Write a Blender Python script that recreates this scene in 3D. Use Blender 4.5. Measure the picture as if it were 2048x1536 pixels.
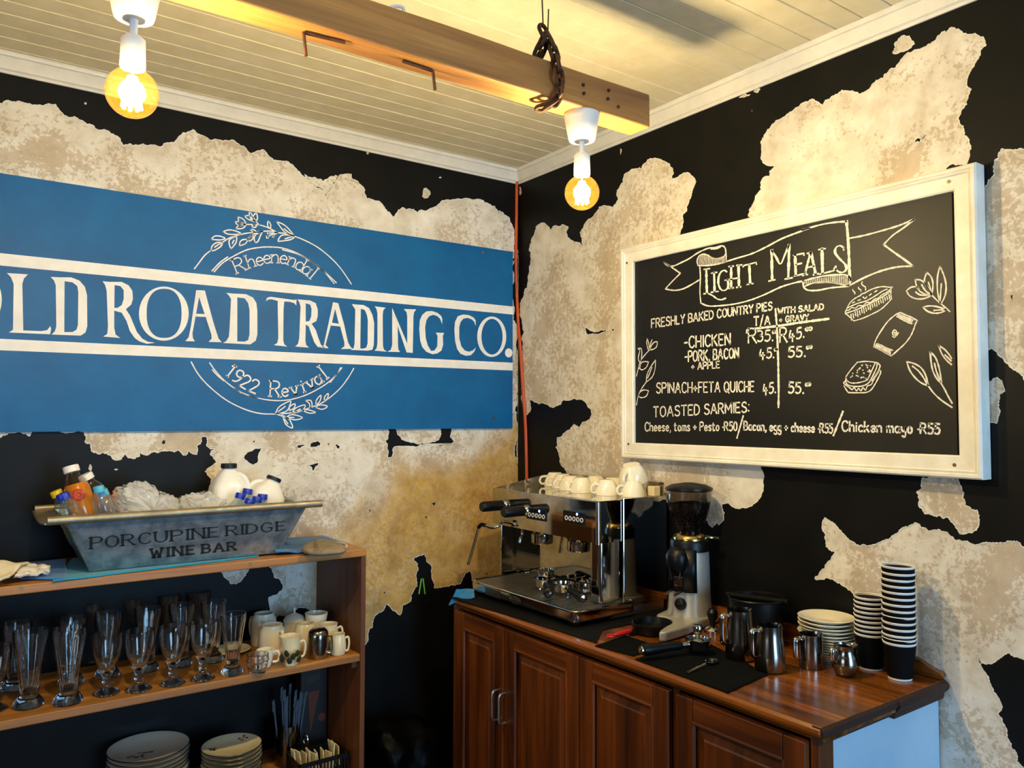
import bpy, bmesh, math, random
from mathutils import Vector, Matrix, noise as mnoise
random.seed(7)
R = math.radians
for o in list(bpy.data.objects): bpy.data.objects.remove(o)
scene = bpy.context.scene
col = scene.collection

# ------------------------------------------------------------------ camera
FPX, YAW, PITCH, ROLL = 1573.318, R(35.8309), R(2.41089), R(0.12272)
CAM = Vector((-2.05174, -2.79536, 1.6))
_f = Vector((math.sin(YAW)*math.cos(PITCH), math.cos(YAW)*math.cos(PITCH), math.sin(PITCH)))
_r0 = Vector((math.cos(YAW), -math.sin(YAW), 0)); _u0 = _r0.cross(_f)
_r = math.cos(ROLL)*_r0 + math.sin(ROLL)*_u0
_u = -math.sin(ROLL)*_r0 + math.cos(ROLL)*_u0
cam_d = bpy.data.cameras.new('camera'); cam_d.sensor_width = 36; cam_d.lens = FPX*36/2048
cam_d.clip_start = 0.02
cam = bpy.data.objects.new('camera', cam_d); col.objects.link(cam)
m = Matrix((( _r.x, _u.x, -_f.x, CAM.x), (_r.y, _u.y, -_f.y, CAM.y), (_r.z, _u.z, -_f.z, CAM.z), (0,0,0,1)))
cam.matrix_world = m
scene.camera = cam

# ------------------------------------------------------------------ light
scene.view_settings.view_transform = 'Standard'
scene.view_settings.look = 'None'
scene.view_settings.gamma = 1
scene.view_settings.use_curve_mapping = False
scene.view_settings.exposure = 0.28
DAY = (0.30, 0.61, 1.0)
WARM = (1.0, 0.92, 0.73)
DAY_POWER, DAY2_POWER, BULB_POWER = 80, 15, 31
world = bpy.data.worlds.new('world'); scene.world = world; world.use_nodes = True
bg = world.node_tree.nodes['Background']
bg.inputs[0].default_value = (0.62, 0.80, 1.0, 1); bg.inputs[1].default_value = 1.2
def area(name, loc, rot, sx, sy, power, color):
    d = bpy.data.lights.new(name, 'AREA'); d.shape = 'RECTANGLE'; d.size = sx; d.size_y = sy
    d.energy = power; d.color = color
    o = bpy.data.objects.new(name, d); col.objects.link(o); o.location = loc; o.rotation_euler = rot
    return o
# daylight coming in through the shop window and the side window behind the photographer
area('window_daylight', (-.88, -5.32, 1.35), (R(90), 0, 0), 1.4, 1.8, DAY_POWER, DAY)
area('side_window_daylight', (-4.72, -2.6, 1.5), (R(90), 0, R(-90)), 1.6, 1.3, DAY2_POWER, (0.86, 0.93, 1.0))

# ------------------------------------------------------------------ helpers
def ray(x, y):
    return ((x-1024)*_r + (768-y)*_u + FPX*_f).normalized()
def PX(x, y, ax, v):                       # image point -> point of the plane  axis = v
    d = ray(x, y); t = (v-CAM[ax])/d[ax]; return CAM + d*t
def PXP(x, y, p, n):                       # image point -> point of a free plane
    d = ray(x, y); t = (p-CAM).dot(n)/d.dot(n); return CAM + d*t
def lin(h):
    h = h.lstrip('#'); out = []
    for i in (0, 2, 4):
        c = int(h[i:i+2], 16)/255
        out.append(c/12.92 if c <= 0.04045 else ((c+0.055)/1.055)**2.4)
    return tuple(out)+(1,)

MATS = {}
def newmat(name):
    mt = bpy.data.materials.new(name); mt.use_nodes = True
    nt = mt.node_tree; b = nt.nodes['Principled BSDF']; MATS[name] = mt
    return mt, nt, b
def nd(nt, t, **kw):
    n = nt.nodes.new(t)
    for k, v in kw.items(): setattr(n, k, v)
    return n
def noise_col(nt, scale, detail=4, rough=.55, vec=None, dist=0):
    n = nd(nt, 'ShaderNodeTexNoise'); n.inputs['Scale'].default_value = scale
    n.inputs['Detail'].default_value = detail; n.inputs['Roughness'].default_value = rough
    n.inputs['Distortion'].default_value = dist
    if vec: nt.links.new(vec, n.inputs['Vector'])
    return n.outputs['Fac']
def ramp(nt, fac, stops):
    r = nd(nt, 'ShaderNodeValToRGB'); e = r.color_ramp.elements
    while len(e) < len(stops): e.new(0.5)
    for i, (p, c) in enumerate(stops):
        e[i].position = p; e[i].color = c if len(c) == 4 else (c[0], c[1], c[2], 1)
    nt.links.new(fac, r.inputs[0]); return r.outputs[0]
def mixc(nt, fac, a, b, mode='MIX'):
    mx = nd(nt, 'ShaderNodeMix', data_type='RGBA', blend_type=mode)
    for s, v in ((0, fac), (6, a), (7, b)):
        if hasattr(v, 'is_linked') or isinstance(v, bpy.types.NodeSocket): nt.links.new(v, mx.inputs[s])
        else: mx.inputs[s].default_value = v
    return mx.outputs[2]
def math_n(nt, op, a, b=None, clamp=False):
    n = nd(nt, 'ShaderNodeMath', operation=op, use_clamp=clamp)
    for i, v in enumerate((a, b)):
        if v is None: continue
        if isinstance(v, bpy.types.NodeSocket): nt.links.new(v, n.inputs[i])
        else: n.inputs[i].default_value = v
    return n.outputs[0]
def bump(nt, b, h, strength, dist=0.002):
    n = nd(nt, 'ShaderNodeBump'); n.inputs['Strength'].default_value = strength
    n.inputs['Distance'].default_value = dist
    nt.links.new(h, n.inputs['Height']); nt.links.new(n.outputs[0], b.inputs['Normal'])
def geo(nt): return nd(nt, 'ShaderNodeNewGeometry').outputs['Position']
def objc(nt): return nd(nt, 'ShaderNodeTexCoord').outputs['Object']
def mapped(nt, vec, sc):
    n = nd(nt, 'ShaderNodeMapping'); n.inputs['Scale'].default_value = sc
    nt.links.new(vec, n.inputs[0]); return n.outputs[0]

def simple(name, c, rough=.5, metal=0, c2=None, scale=20, lo=.35, hi=.65, bmp=0, bscale=80, spec=.5, coat=0, sss=0, sheen=0, detail=4):
    mt, nt, b = newmat(name)
    b.inputs['Roughness'].default_value = rough; b.inputs['Metallic'].default_value = metal
    b.inputs['Specular IOR Level'].default_value = spec
    b.inputs['Coat Weight'].default_value = coat; b.inputs['Coat Roughness'].default_value = .12
    if sheen: b.inputs['Sheen Weight'].default_value = sheen
    v = geo(nt)
    c2 = c2 or c
    f = noise_col(nt, scale, detail, .6, v)
    nt.links.new(ramp(nt, f, [(lo, lin(c)), (hi, lin(c2))]), b.inputs['Base Color'])
    if bmp: bump(nt, b, noise_col(nt, bscale, 5, .6, v), bmp)
    if sss:
        b.inputs['Subsurface Weight'].default_value = sss; b.inputs['Subsurface Radius'].default_value = (.01,.008,.005)
        b.inputs['Subsurface Scale'].default_value = .5
    return mt
def wood(name, c1, c2, axis, rough=.45, coat=.0, fine=60, streak=2.2, c3=None, bmp=.25):
    mt, nt, b = newmat(name)
    b.inputs['Roughness'].default_value = rough; b.inputs['Coat Weight'].default_value = coat
    b.inputs['Coat Roughness'].default_value = .18
    v = geo(nt)
    sc = [fine, fine, fine]; sc[axis] = streak
    f = noise_col(nt, 1.0, 6, .65, mapped(nt, v, sc), .6)
    sc2 = [fine*.22]*3; sc2[axis] = streak*.35
    g = noise_col(nt, 1.0, 3, .5, mapped(nt, v, sc2), 1.2)
    base = ramp(nt, f, [(.3, lin(c1)), (.7, lin(c2))])
    base = mixc(nt, ramp(nt, g, [(.45, (0,0,0,1)), (.72, (1,1,1,1))]), base, lin(c3 or c1))
    nt.links.new(base, b.inputs['Base Color'])
    bump(nt, b, f, bmp, .001)
    return mt
def thin_glass(name, tint=(1,1,1,1), ior=1.5, rough=.02, glossc=(1,1,1,1), boost=1.0, body=None, bodyfac=0):
    mt = bpy.data.materials.new(name); mt.use_nodes = True; nt = mt.node_tree
    nt.nodes.remove(nt.nodes['Principled BSDF']); out = nt.nodes['Material Output']
    tr = nd(nt, 'ShaderNodeBsdfTransparent'); tr.inputs[0].default_value = tint
    gl = nd(nt, 'ShaderNodeBsdfGlossy'); gl.inputs['Roughness'].default_value = rough; gl.inputs[0].default_value = glossc
    fr = nd(nt, 'ShaderNodeLayerWeight'); fr.inputs[0].default_value = .5
    fw = math_n(nt, 'ADD', math_n(nt, 'MULTIPLY', math_n(nt, 'POWER', fr.outputs[1], 2.8), .62), .02)
    mx = nd(nt, 'ShaderNodeMixShader')
    nt.links.new(math_n(nt, 'MULTIPLY', fw, boost, True), mx.inputs[0])
    last = tr.outputs[0]
    if body:
        df = nd(nt, 'ShaderNodeBsdfDiffuse'); df.inputs[0].default_value = body
        tl = nd(nt, 'ShaderNodeBsdfTranslucent'); tl.inputs[0].default_value = body
        a = nd(nt, 'ShaderNodeMixShader'); a.inputs[0].default_value = .5
        nt.links.new(df.outputs[0], a.inputs[1]); nt.links.new(tl.outputs[0], a.inputs[2])
        b2 = nd(nt, 'ShaderNodeMixShader'); b2.inputs[0].default_value = bodyfac
        nt.links.new(tr.outputs[0], b2.inputs[1]); nt.links.new(a.outputs[0], b2.inputs[2]); last = b2.outputs[0]
    nt.links.new(last, mx.inputs[1]); nt.links.new(gl.outputs[0], mx.inputs[2])
    nt.links.new(mx.outputs[0], out.inputs[0]); MATS[name] = mt
    return mt
def emit(name, c, s):
    mt = bpy.data.materials.new(name); mt.use_nodes = True; nt = mt.node_tree
    nt.nodes.remove(nt.nodes['Principled BSDF'])
    e = nd(nt, 'ShaderNodeEmission'); e.inputs[0].default_value = c; e.inputs[1].default_value = s
    nt.links.new(e.outputs[0], nt.nodes['Material Output'].inputs[0]); MATS[name] = mt; return mt

class MB:
    def __init__(s): s.v = []; s.f = []
    def add(s, vs, fs):
        k = len(s.v); s.v += [Vector(p) for p in vs]; s.f += [tuple(i+k for i in f) for f in fs]; return s
    def box(s, a, b):
        x0,y0,z0 = a; x1,y1,z1 = b
        if x0 > x1: x0,x1 = x1,x0
        if y0 > y1: y0,y1 = y1,y0
        if z0 > z1: z0,z1 = z1,z0
        return s.add([(x0,y0,z0),(x1,y0,z0),(x1,y1,z0),(x0,y1,z0),(x0,y0,z1),(x1,y0,z1),(x1,y1,z1),(x0,y1,z1)],
            [(3,2,1,0),(4,5,6,7),(0,1,5,4),(1,2,6,5),(2,3,7,6),(3,0,4,7)])
    def hexa(s, v8):      # bottom 4 ccw, top 4 ccw
        return s.add(v8, [(3,2,1,0),(4,5,6,7),(0,1,5,4),(1,2,6,5),(2,3,7,6),(3,0,4,7)])
    def cyl(s, p0, p1, r0, r1=None, seg=20, caps=True):
        r1 = r0 if r1 is None else r1
        p0 = Vector(p0); p1 = Vector(p1); d = (p1-p0).normalized()
        a = d.orthogonal().normalized(); b = d.cross(a)
        vs = []
        for p, r in ((p0, r0), (p1, r1)):
            for i in range(seg):
                t = 2*math.pi*i/seg; vs.append(p + a*(r*math.cos(t)) + b*(r*math.sin(t)))
        fs = [(i, (i+1)%seg, seg+(i+1)%seg, seg+i) for i in range(seg)]
        if caps: fs += [tuple(range(seg-1, -1, -1)), tuple(range(seg, 2*seg))]
        return s.add(vs, fs)
    def lathe(s, prof, c=(0,0,0), seg=32, sx=1, sy=1, flute=0, nfl=0, close=False, axis=None, shape=None):
        # prof: list of (r, z); optional fluting; axis: rotation matrix
        c = Vector(c); vs = []; n = len(prof)
        for (r, z) in prof:
            for i in range(seg):
                t = 2*math.pi*i/seg
                rr = r*(1+flute*math.cos(nfl*t)) if nfl else r
                if shape: rr *= shape(t, z)
                p = Vector((rr*math.cos(t)*sx, rr*math.sin(t)*sy, z))
                if axis: p = axis @ p
                vs.append(c+p)
        fs = []
        for k in range(n-1 if not close else n):
            k2 = (k+1) % n
            for i in range(seg):
                j = (i+1) % seg; fs.append((k*seg+i, k*seg+j, k2*seg+j, k2*seg+i))
        if not close:
            if prof[0][0] > 1e-6: fs.append(tuple(range(seg-1, -1, -1)))
            if prof[-1][0] > 1e-6: fs.append(tuple((n-1)*seg+i for i in range(seg)))
        return s.add(vs, fs)
    def tube(s, pts, r, seg=10, closed=False, flat=None):
        pts = [Vector(p) for p in pts]; n = len(pts); vs = []; a = None
        rs = r if isinstance(r, (list, tuple)) else [r]*n
        for i, p in enumerate(pts):
            if closed: d = pts[(i+1)%n]-pts[i-1]
            else: d = pts[min(i+1,n-1)]-pts[max(i-1,0)]
            d.normalize()
            if a is None: a = d.orthogonal().normalized()
            else: a = (a - d*a.dot(d)); a = a.normalized() if a.length > 1e-6 else d.orthogonal().normalized()
            b = d.cross(a)
            fx, fy = flat or (1, 1)
            for k in range(seg):
                t = 2*math.pi*k/seg; vs.append(p + a*(rs[i]*fx*math.cos(t)) + b*(rs[i]*fy*math.sin(t)))
        fs = []
        for i in range(n if closed else n-1):
            i2 = (i+1) % n
            for k in range(seg):
                k2 = (k+1) % seg; fs.append((i*seg+k, i*seg+k2, i2*seg+k2, i2*seg+k))
        if not closed: fs += [tuple(range(seg-1,-1,-1)), tuple((n-1)*seg+k for k in range(seg))]
        return s.add(vs, fs)
    def prism(s, poly, fmap, d0, d1):   # poly 2D, fmap(u,v,d) -> 3D
        n = len(poly)
        vs = [fmap(u,v,d0) for u,v in poly] + [fmap(u,v,d1) for u,v in poly]
        return s.add(vs, [tuple(range(n-1,-1,-1)), tuple(range(n,2*n))] + [(i,(i+1)%n,n+(i+1)%n,n+i) for i in range(n)])
    def xf(s, M, start=0):
        for i in range(start, len(s.v)): s.v[i] = M @ s.v[i]
        return s

def finish(me, mat, smooth, angle):
    if mat: me.materials.append(MATS[mat] if isinstance(mat, str) else mat)
    if smooth:
        for p in me.polygons: p.use_smooth = True
        me.set_sharp_from_angle(angle=R(angle))
def mk(name, mb, mat, parent=None, smooth=True, angle=38, bevel=0, seg=2, local=False, label=None):
    """one mesh object; vertices are world coordinates unless local"""
    me = bpy.data.meshes.new(name)
    off = Vector((0,0,0))
    if parent is not None and not local: off = wloc(parent)
    me.from_pydata([tuple(p-off) for p in mb.v], [], mb.f)
    bm = bmesh.new(); bm.from_mesh(me); bmesh.ops.recalc_face_normals(bm, faces=bm.faces); bm.to_mesh(me); bm.free()
    finish(me, mat, smooth, angle)
    o = bpy.data.objects.new(name, me); col.objects.link(o)
    if parent is not None: o.parent = parent
    if bevel:
        b = o.modifiers.new('bevel', 'BEVEL'); b.width = bevel; b.segments = seg; b.limit_method = 'ANGLE'; b.angle_limit = R(35)
    if label: o['label'] = label
    return o
def wloc(o):
    p = Vector(o.location)
    while o.parent is not None: o = o.parent; p += Vector(o.location)
    return p
def tag(o, label, cat, group=None):
    o['label'] = label; o['category'] = cat
    if group: o['group'] = group
    return o
def thing(name, label, cat, loc=(0,0,0), rotz=0, group=None):
    o = bpy.data.objects.new(name, None); col.objects.link(o); o.empty_display_size = .05
    o.location = loc; o.rotation_euler = (0,0,rotz)
    return tag(o, label, cat, group)
def struct(o): o['kind'] = 'structure'; return o
def dup(root, loc, rotz=0, label=None):
    r = root.copy(); col.objects.link(r); r.location = loc; r.rotation_euler = (0,0,rotz)
    if label: r['label'] = label
    for ch in list(root.children):
        c = ch.copy(); col.objects.link(c); c.parent = r
        for g in list(ch.children):
            d = g.copy(); col.objects.link(d); d.parent = c
    return r
ORD = ['first','second','third','fourth','fifth','sixth','seventh','eighth','ninth','tenth','eleventh','twelfth','thirteenth','fourteenth','fifteenth','sixteenth','seventeenth','eighteenth']

# planes used for flat lettering: origin, u axis, v axis (normal = u x v)
def fill2d(name, loops, fmap, mat, parent=None, ext=.0006):
    """filled 2D outline with holes -> thin solid; fmap(u,v,d) -> world"""
    cu = bpy.data.curves.new(name, 'CURVE'); cu.dimensions = '2D'; cu.fill_mode = 'BOTH'; cu.extrude = ext
    for lp in loops:
        sp = cu.splines.new('POLY'); sp.points.add(len(lp)-1); sp.use_cyclic_u = True
        for i, (u, v) in enumerate(lp): sp.points[i].co = (u, v, 0, 1)
    o = bpy.data.objects.new(name+'_tmp', cu); col.objects.link(o)
    dg = bpy.context.evaluated_depsgraph_get(); dg.update()
    me = bpy.data.meshes.new_from_object(o.evaluated_get(dg))
    mb = MB(); mb.v = [Vector(fmap(v.co.x, v.co.y, v.co.z)) for v in me.vertices]; mb.f = [tuple(p.vertices) for p in me.polygons]
    bpy.data.objects.remove(o); bpy.data.curves.remove(cu); bpy.data.meshes.remove(me)
    return mk(name, mb, mat, parent, smooth=False)
def resample(pts, step):
    out = [pts[0]]
    for a, b in zip(pts, pts[1:]):
        n = max(1, int(math.hypot(b[0]-a[0], b[1]-a[1])/step))
        for i in range(1, n+1): out.append((a[0]+(b[0]-a[0])*i/n, a[1]+(b[1]-a[1])*i/n))
    return out
def crom(pts, k=5, closed=False):
    n = len(pts); out = []
    g = (lambda i: pts[i % n]) if closed else (lambda i: pts[max(0, min(n-1, i))])
    for i in range(n if closed else n-1):
        p0,p1,p2,p3 = g(i-1),g(i),g(i+1),g(i+2)
        for j in range(k):
            t = j/k
            out.append(tuple(.5*((2*p1[c])+(-p0[c]+p2[c])*t+(2*p0[c]-5*p1[c]+4*p2[c]-p3[c])*t*t+(-p0[c]+3*p1[c]-3*p2[c]+p3[c])*t**3) for c in range(len(p1))))
    if not closed: out.append(tuple(pts[-1]))
    return out
def ribbon(mb, pts, fmap, w, d=.0008, contrast=0, wob=0):
    """flat painted / chalked stroke; pts 2D in plane units; contrast: thin horizontals"""
    n = len(pts)
    if n < 2: return
    L = []; Rr = []
    for i in range(n):
        a = pts[max(i-1,0)]; b = pts[min(i+1,n-1)]
        dx, dy = b[0]-a[0], b[1]-a[1]; l = math.hypot(dx,dy) or 1e-9; dx/=l; dy/=l
        ww = w*(1-contrast*abs(dx))*.5*(1+wob*random.uniform(-1,1))
        ex = ey = 0
        if i == 0: ex, ey = -dx*ww*.6, -dy*ww*.6
        if i == n-1: ex, ey = dx*ww*.6, dy*ww*.6
        L.append(fmap(pts[i][0]-dy*ww+ex, pts[i][1]+dx*ww+ey, d)); Rr.append(fmap(pts[i][0]+dy*ww+ex, pts[i][1]-dx*ww+ey, d))
    vs = L+Rr
    mb.add(vs, [(i, n+i, n+i+1, i+1) for i in range(n-1)])

# ------------------------------------------------------------------ single-stroke lettering (units: cap height 10)
G = {
'A':'0,0 1.6,5 3.2,10 4.8,5 6.4,0;1.1,3.6 5.3,3.6','B':'0,0 0,10;0,10 3,10 4.6,9 4.6,6.6 3.2,5.3 0,5.2;3.2,5.3 5,4.2 5.2,2 4,.3 0,0',
'C':'5.6,8.4 4.4,9.8 2.6,10 .9,8.4 .2,5 .9,1.6 2.6,0 4.4,.2 5.7,1.6','D':'0,0 0,10;0,10 2.6,9.8 4.8,8.2 5.6,5 4.8,1.8 2.6,.2 0,0',
'E':'0,0 0,10;0,10 4.6,10;0,5.2 3.8,5.2;0,0 4.8,0','F':'0,0 0,10;0,10 4.6,10;0,5.2 3.6,5.2','G':'5.6,8.4 4.4,9.8 2.6,10 .9,8.4 .2,5 .9,1.6 2.6,0 4.4,.2 5.6,1.6 5.6,4.4;3.6,4.4 6.2,4.4',
'H':'0,0 0,10;5.4,0 5.4,10;0,5 5.4,5','I':'.6,0 .6,10','K':'0,0 0,10;5,10 0,4.4;1.4,5.6 5.4,0','L':'0,10 0,0;0,0 4.4,0','M':'0,0 0,10;0,10 3.4,3 6.8,10;6.8,10 6.8,0',
'N':'0,0 0,10;0,10 5.6,0;5.6,0 5.6,10','O':'3,10 1.2,9 .2,6.8 .2,3.2 1.2,1 3,0 4.8,1 5.8,3.2 5.8,6.8 4.8,9 3,10','P':'0,0 0,10;0,10 3.4,10 5,8.8 5,6.4 3.4,5 0,4.8',
'Q':'3,10 1.2,9 .2,6.8 .2,3.2 1.2,1 3,0 4.8,1 5.8,3.2 5.8,6.8 4.8,9 3,10;3.6,2.6 6.2,-1.2','R':'0,0 0,10;0,10 3.2,10 4.8,8.8 4.8,6.6 3.2,5.2 0,5;2.4,5 5.6,0',
'S':'5,8.6 3.8,9.9 1.8,9.8 .5,8.2 1,6.2 3,5.2 4.8,4 5.2,2 4,.3 1.8,0 .2,1.4','T':'2.8,0 2.8,10;0,10 5.6,10','U':'0,10 .1,3 1.2,.7 2.8,0 4.4,.7 5.5,3 5.6,10','V':'0,10 2.8,0;2.8,0 5.6,10','W':'0,10 1.8,0;1.8,0 3.6,7.4;3.6,7.4 5.4,0;5.4,0 7.2,10','Y':'0,10 2.7,4.8;5.4,10 2.7,4.8;2.7,4.8 2.4,0',
'1':'.2,8.4 1.8,10;1.8,10 1.8,0','2':'.2,8 1.2,9.7 3,10 4.6,8.8 4.6,6.6 3,4 .2,0;.2,0 5,0','3':'.3,9.8 2.6,10 4.4,8.6 3.8,6 2,5.4;2,5.4 4.4,4.6 4.8,2.2 3.4,.2 1.6,0 .2,.8','4':'1.6,9 .2,3;.2,3 5.4,3;3.6,5.6 3.4,-1.4','5':'4.6,10 1,10;1,10 .6,5.6;.6,5.6 2.8,6.2 4.6,4.8 4.6,2 3,.1 1.2,0 .1,.8','9':'4.8,6.8 3.6,5 1.6,5 .3,6.6 .5,8.8 2,10 4,9.6 4.8,7.6 4.6,4 3.2,1 1,0','0':'2.6,10 .9,8.8 .2,5 .9,1.2 2.6,0 4.3,1.2 5,5 4.3,8.8 2.6,10',
'+':'0,4 4.4,4;2.2,6.2 2.2,1.6','-':'0,4.6 3,4.8','/':'0,-2.5 3.6,12','.':'.3,0 .8,.3',',':'.8,.6 .9,-.8 0,-2','\u00b7':'.2,3.8 .8,4.2',':':'.3,1.2 .6,1.5;.5,7 .8,7.3',
'a':'4.2,4.4 3.2,6 1.4,6 .2,4.2 .2,1.8 1.4,.1 3,.6 4.2,2.4;4.2,6 4.4,0','c':'4,5 2.8,6.1 1.2,5.6 .2,3.4 .6,1 2,0 3.9,.9','d':'4.4,10 4.4,0;4.4,4.4 3.2,6 1.4,6 .2,4.2 .2,1.8 1.4,.1 3.2,.4 4.4,2','e':'.3,3.2 4.2,3.4 3.8,5.2 2.4,6.1 .9,5.2 .2,3 .9,.8 2.4,0 4.1,1','g':'4.2,4.4 3.2,6 1.4,6 .2,4.2 .3,2 1.6,.8 3.2,1.4 4.2,3;4.2,6 4.2,-2 3,-3.6 1.2,-3.4 .3,-2.2','h':'0,0 0,10;0,4 1.6,6 3.2,6 4,4.6 4.1,0','i':'.4,0 .4,6;.4,8.2 .6,8.6','k':'0,0 0,10;3.8,6.2 0,2.8;1.2,3.8 4.2,0','l':'.4,0 .4,10','m':'0,0 0,6;0,4 1.2,6 2.4,6 3,4.6 3,0;3,4 4.2,6 5.4,6 6,4.6 6.1,0','n':'0,0 0,6;0,4 1.6,6 3.2,6 4,4.6 4.1,0','o':'2.2,6.1 .8,5.2 .2,3 .8,.8 2.2,0 3.6,.8 4.2,3 3.6,5.2 2.2,6.1','r':'0,0 0,6;0,4 1.4,5.8 2.8,6','s':'3.6,5.2 2.4,6.1 .8,5.6 .6,4.2 2,3.2 3.4,2.2 3.3,.8 2,0 .2,.7','t':'1.4,9 1.4,1.2 2.4,0 3.8,.6;0,6.4 3.4,6.4','v':'0,6 2.2,0;2.2,0 4.4,6','y':'0,6 .4,2.6 1.6,1.4 3.4,2.4 4,6;4,6 3.8,-2.4 2.4,-3.8 .6,-3','u':'0,6 .2,1.6 1.6,0 3.2,.8 4,3;4,6 4.2,0','f':'3.6,9.4 2.2,10 1.4,8.6 1.4,0;0,5.6 3,5.6',
}
def glyph(ch):
    out = []
    for st in G[ch].split(';'): out.append([tuple(float(q) for q in p.split(',')) for p in st.split()])
    return out
def gwidth(ch):
    if ch == ' ': return 3.6
    return max(p[0] for st in glyph(ch) for p in st)
def serifs(sts, top=10, sl=1.1):
    out = list(sts)
    for st in sts:
        for e, nb in ((st[0], st[1]), (st[-1], st[-2])):
            if abs(e[0]-nb[0]) < .9*abs(e[1]-nb[1]) and abs(e[1]-nb[1]) > 2 and (abs(e[1]) < .05 or e[1] in (10, 6)):
                out.append([(e[0]-sl, e[1]), (e[0]+sl, e[1])])
    return out
def text_strokes(txt, x0, y0, x1, y1, h0, h1, gap=2.0, serif=False, slant=0, smooth=True):
    """strokes in image points along a baseline; glyph widths are fitted to the baseline length"""
    W = []; x = 0
    for ch in txt:
        W.append(x); x += gwidth(ch) + (gap if ch != ' ' else 0)
    tot = x - gap; out = []
    for ch, ox in zip(txt, W):
        if ch == ' ': continue
        sts = glyph(ch)
        if serif: sts = serifs(sts)
        for st in sts:
            pp = []
            q = crom(st, 4) if smooth and len(st) > 3 else resample(st, 2.5)
            for (gx, gy) in q:
                t = (ox+gx+slant*gy)/tot; h = h0+(h1-h0)*t
                pp.append((x0+(x1-x0)*t, y0+(y1-y0)*t - gy/10*h))
            out.append(pp)
    return out
def place_glyph(ch, px, py, ang, h, wsc=1.0, serif=True):
    out = []; sts = glyph(ch)
    if serif: sts = serifs(sts, sl=.9)
    w = gwidth(ch)
    for st in sts:
        q = crom(st, 4) if len(st) > 3 else resample(st, 2.5)
        pp = []
        for gx, gy in q:
            X = (gx-w/2)/10*h*wsc; Y = gy/10*h
            pp.append((px + X*math.cos(ang) + Y*math.sin(ang), py + X*math.sin(ang) - Y*math.cos(ang)))
        out.append(pp)
    return out
def mapL(u, v, d): return Vector((u, -d, v))          # wall_left: u = x, v = z
def mapR(u, v, d): return Vector((-d, -u, v))         # wall_right: u = -y, v = z
def toL(x, y, d): p = PX(x, y, 1, -d); return (p.x, p.z)
def toR(x, y, d): p = PX(x, y, 0, -d); return (-p.y, p.z)
# ------------------------------------------------------------------ materials
def plaster(name, ochre):
    mt, nt, b = newmat(name); b.inputs['Roughness'].default_value = .85; b.inputs['Specular IOR Level'].default_value = .2
    v = geo(nt)
    big = noise_col(nt, 3.2, 6, .6, v, .4)
    fine = noise_col(nt, 60, 8, .72, v)
    mid = noise_col(nt, 11, 7, .65, v, .3)
    base = ramp(nt, mid, [(.34, lin('#cfc4b1')), (.50, lin('#e2dacb')), (.66, lin('#eee9df'))])
    # bare cement showing through in blotches with speckled borders
    s = math_n(nt, 'ADD', math_n(nt, 'MULTIPLY', big, 1.05), math_n(nt, 'MULTIPLY', fine, .85))
    lo_ = .985 if ochre else .955
    blot = ramp(nt, s, [(lo_, (0,0,0,1)), (lo_+.075, (1,1,1,1))])
    tan = ramp(nt, mid, [(.4, lin('#b09a7c')), (.6, lin('#c2ac8e'))])
    c = mixc(nt, math_n(nt, 'MULTIPLY', blot, .68), base, tan)
    # fine pale and dark flecks
    fl = ramp(nt, noise_col(nt, 130, 3, .6, v), [(.66, (0,0,0,1)), (.70, (1,1,1,1))])
    c = mixc(nt, math_n(nt, 'MULTIPLY', fl, .55), c, lin('#efe9dc'))
    if ochre:
        sx = nd(nt, 'ShaderNodeSeparateXYZ'); nt.links.new(v, sx.inputs[0])
        n2 = noise_col(nt, 2.6, 5, .6, v, .5)
        # old ochre distemper surviving low on the wall, with a ragged edge
        zz = math_n(nt, 'ADD', math_n(nt, 'MULTIPLY', math_n(nt, 'SUBTRACT', 1.36, sx.outputs[2]), 2.2), math_n(nt, 'MULTIPLY', n2, 1.5))
        xx = math_n(nt, 'MULTIPLY', math_n(nt, 'ADD', sx.outputs[0], .55), 1.0)
        zz = math_n(nt, 'ADD', zz, math_n(nt, 'MULTIPLY', xx, 1.05))
        om = ramp(nt, zz, [(.60, (0,0,0,1)), (1.0, (1,1,1,1))])
        om = math_n(nt, 'MULTIPLY', om, math_n(nt, 'MULTIPLY', math_n(nt, 'ADD', sx.outputs[0], .98), 9.0, True))
        hole = ramp(nt, fine, [(.44, (1,1,1,1)), (.62, (.55,.55,.55,1))])
        och = ramp(nt, mid, [(.35, lin('#b07f14')), (.65, lin('#d6a93c'))])
        c = mixc(nt, math_n(nt, 'MULTIPLY', math_n(nt, 'MULTIPLY', om, hole), .9), c, och)
    nt.links.new(c, b.inputs['Base Color'])
    bump(nt, b, s, .35, .004)
    return mt
plaster('plaster_left', True); plaster('plaster_right', False)
simple('black_paint', '#090908', .5, c2='#100f0e', scale=9, bmp=.08, bscale=30, spec=.18)
simple('paint_edge', '#d9d2c4', .8, c2='#f0ece2', scale=60)
simple('chip', '#d9d3c6', .85, c2='#b9ae9b', scale=70)
simple('ceiling_paint', '#d9cca8', .55, c2='#e2d6b6', scale=14, bmp=.08, bscale=40)
simple('cornice_paint', '#ddd8cd', .5, c2='#e6e1d6', scale=24, bmp=.08, bscale=60)
simple('room_paint', '#5d584f', .8, c2='#6d675d', scale=6)
simple('floor_wood', '#4a3524', .5, c2='#6a4c33', scale=8)
wood('beam_wood', '#9a6630', '#c9934c', 0, .6, fine=45, streak=1.6, c3='#6d4526', bmp=.5)
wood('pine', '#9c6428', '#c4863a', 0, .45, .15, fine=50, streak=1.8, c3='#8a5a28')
wood('pine_side_shaded', '#5c3114', '#76451d', 2, .5, .05, fine=50, streak=1.8, c3='#4c270e')  # upright pine, darkened so the colour carries the shade inside the unit
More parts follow.
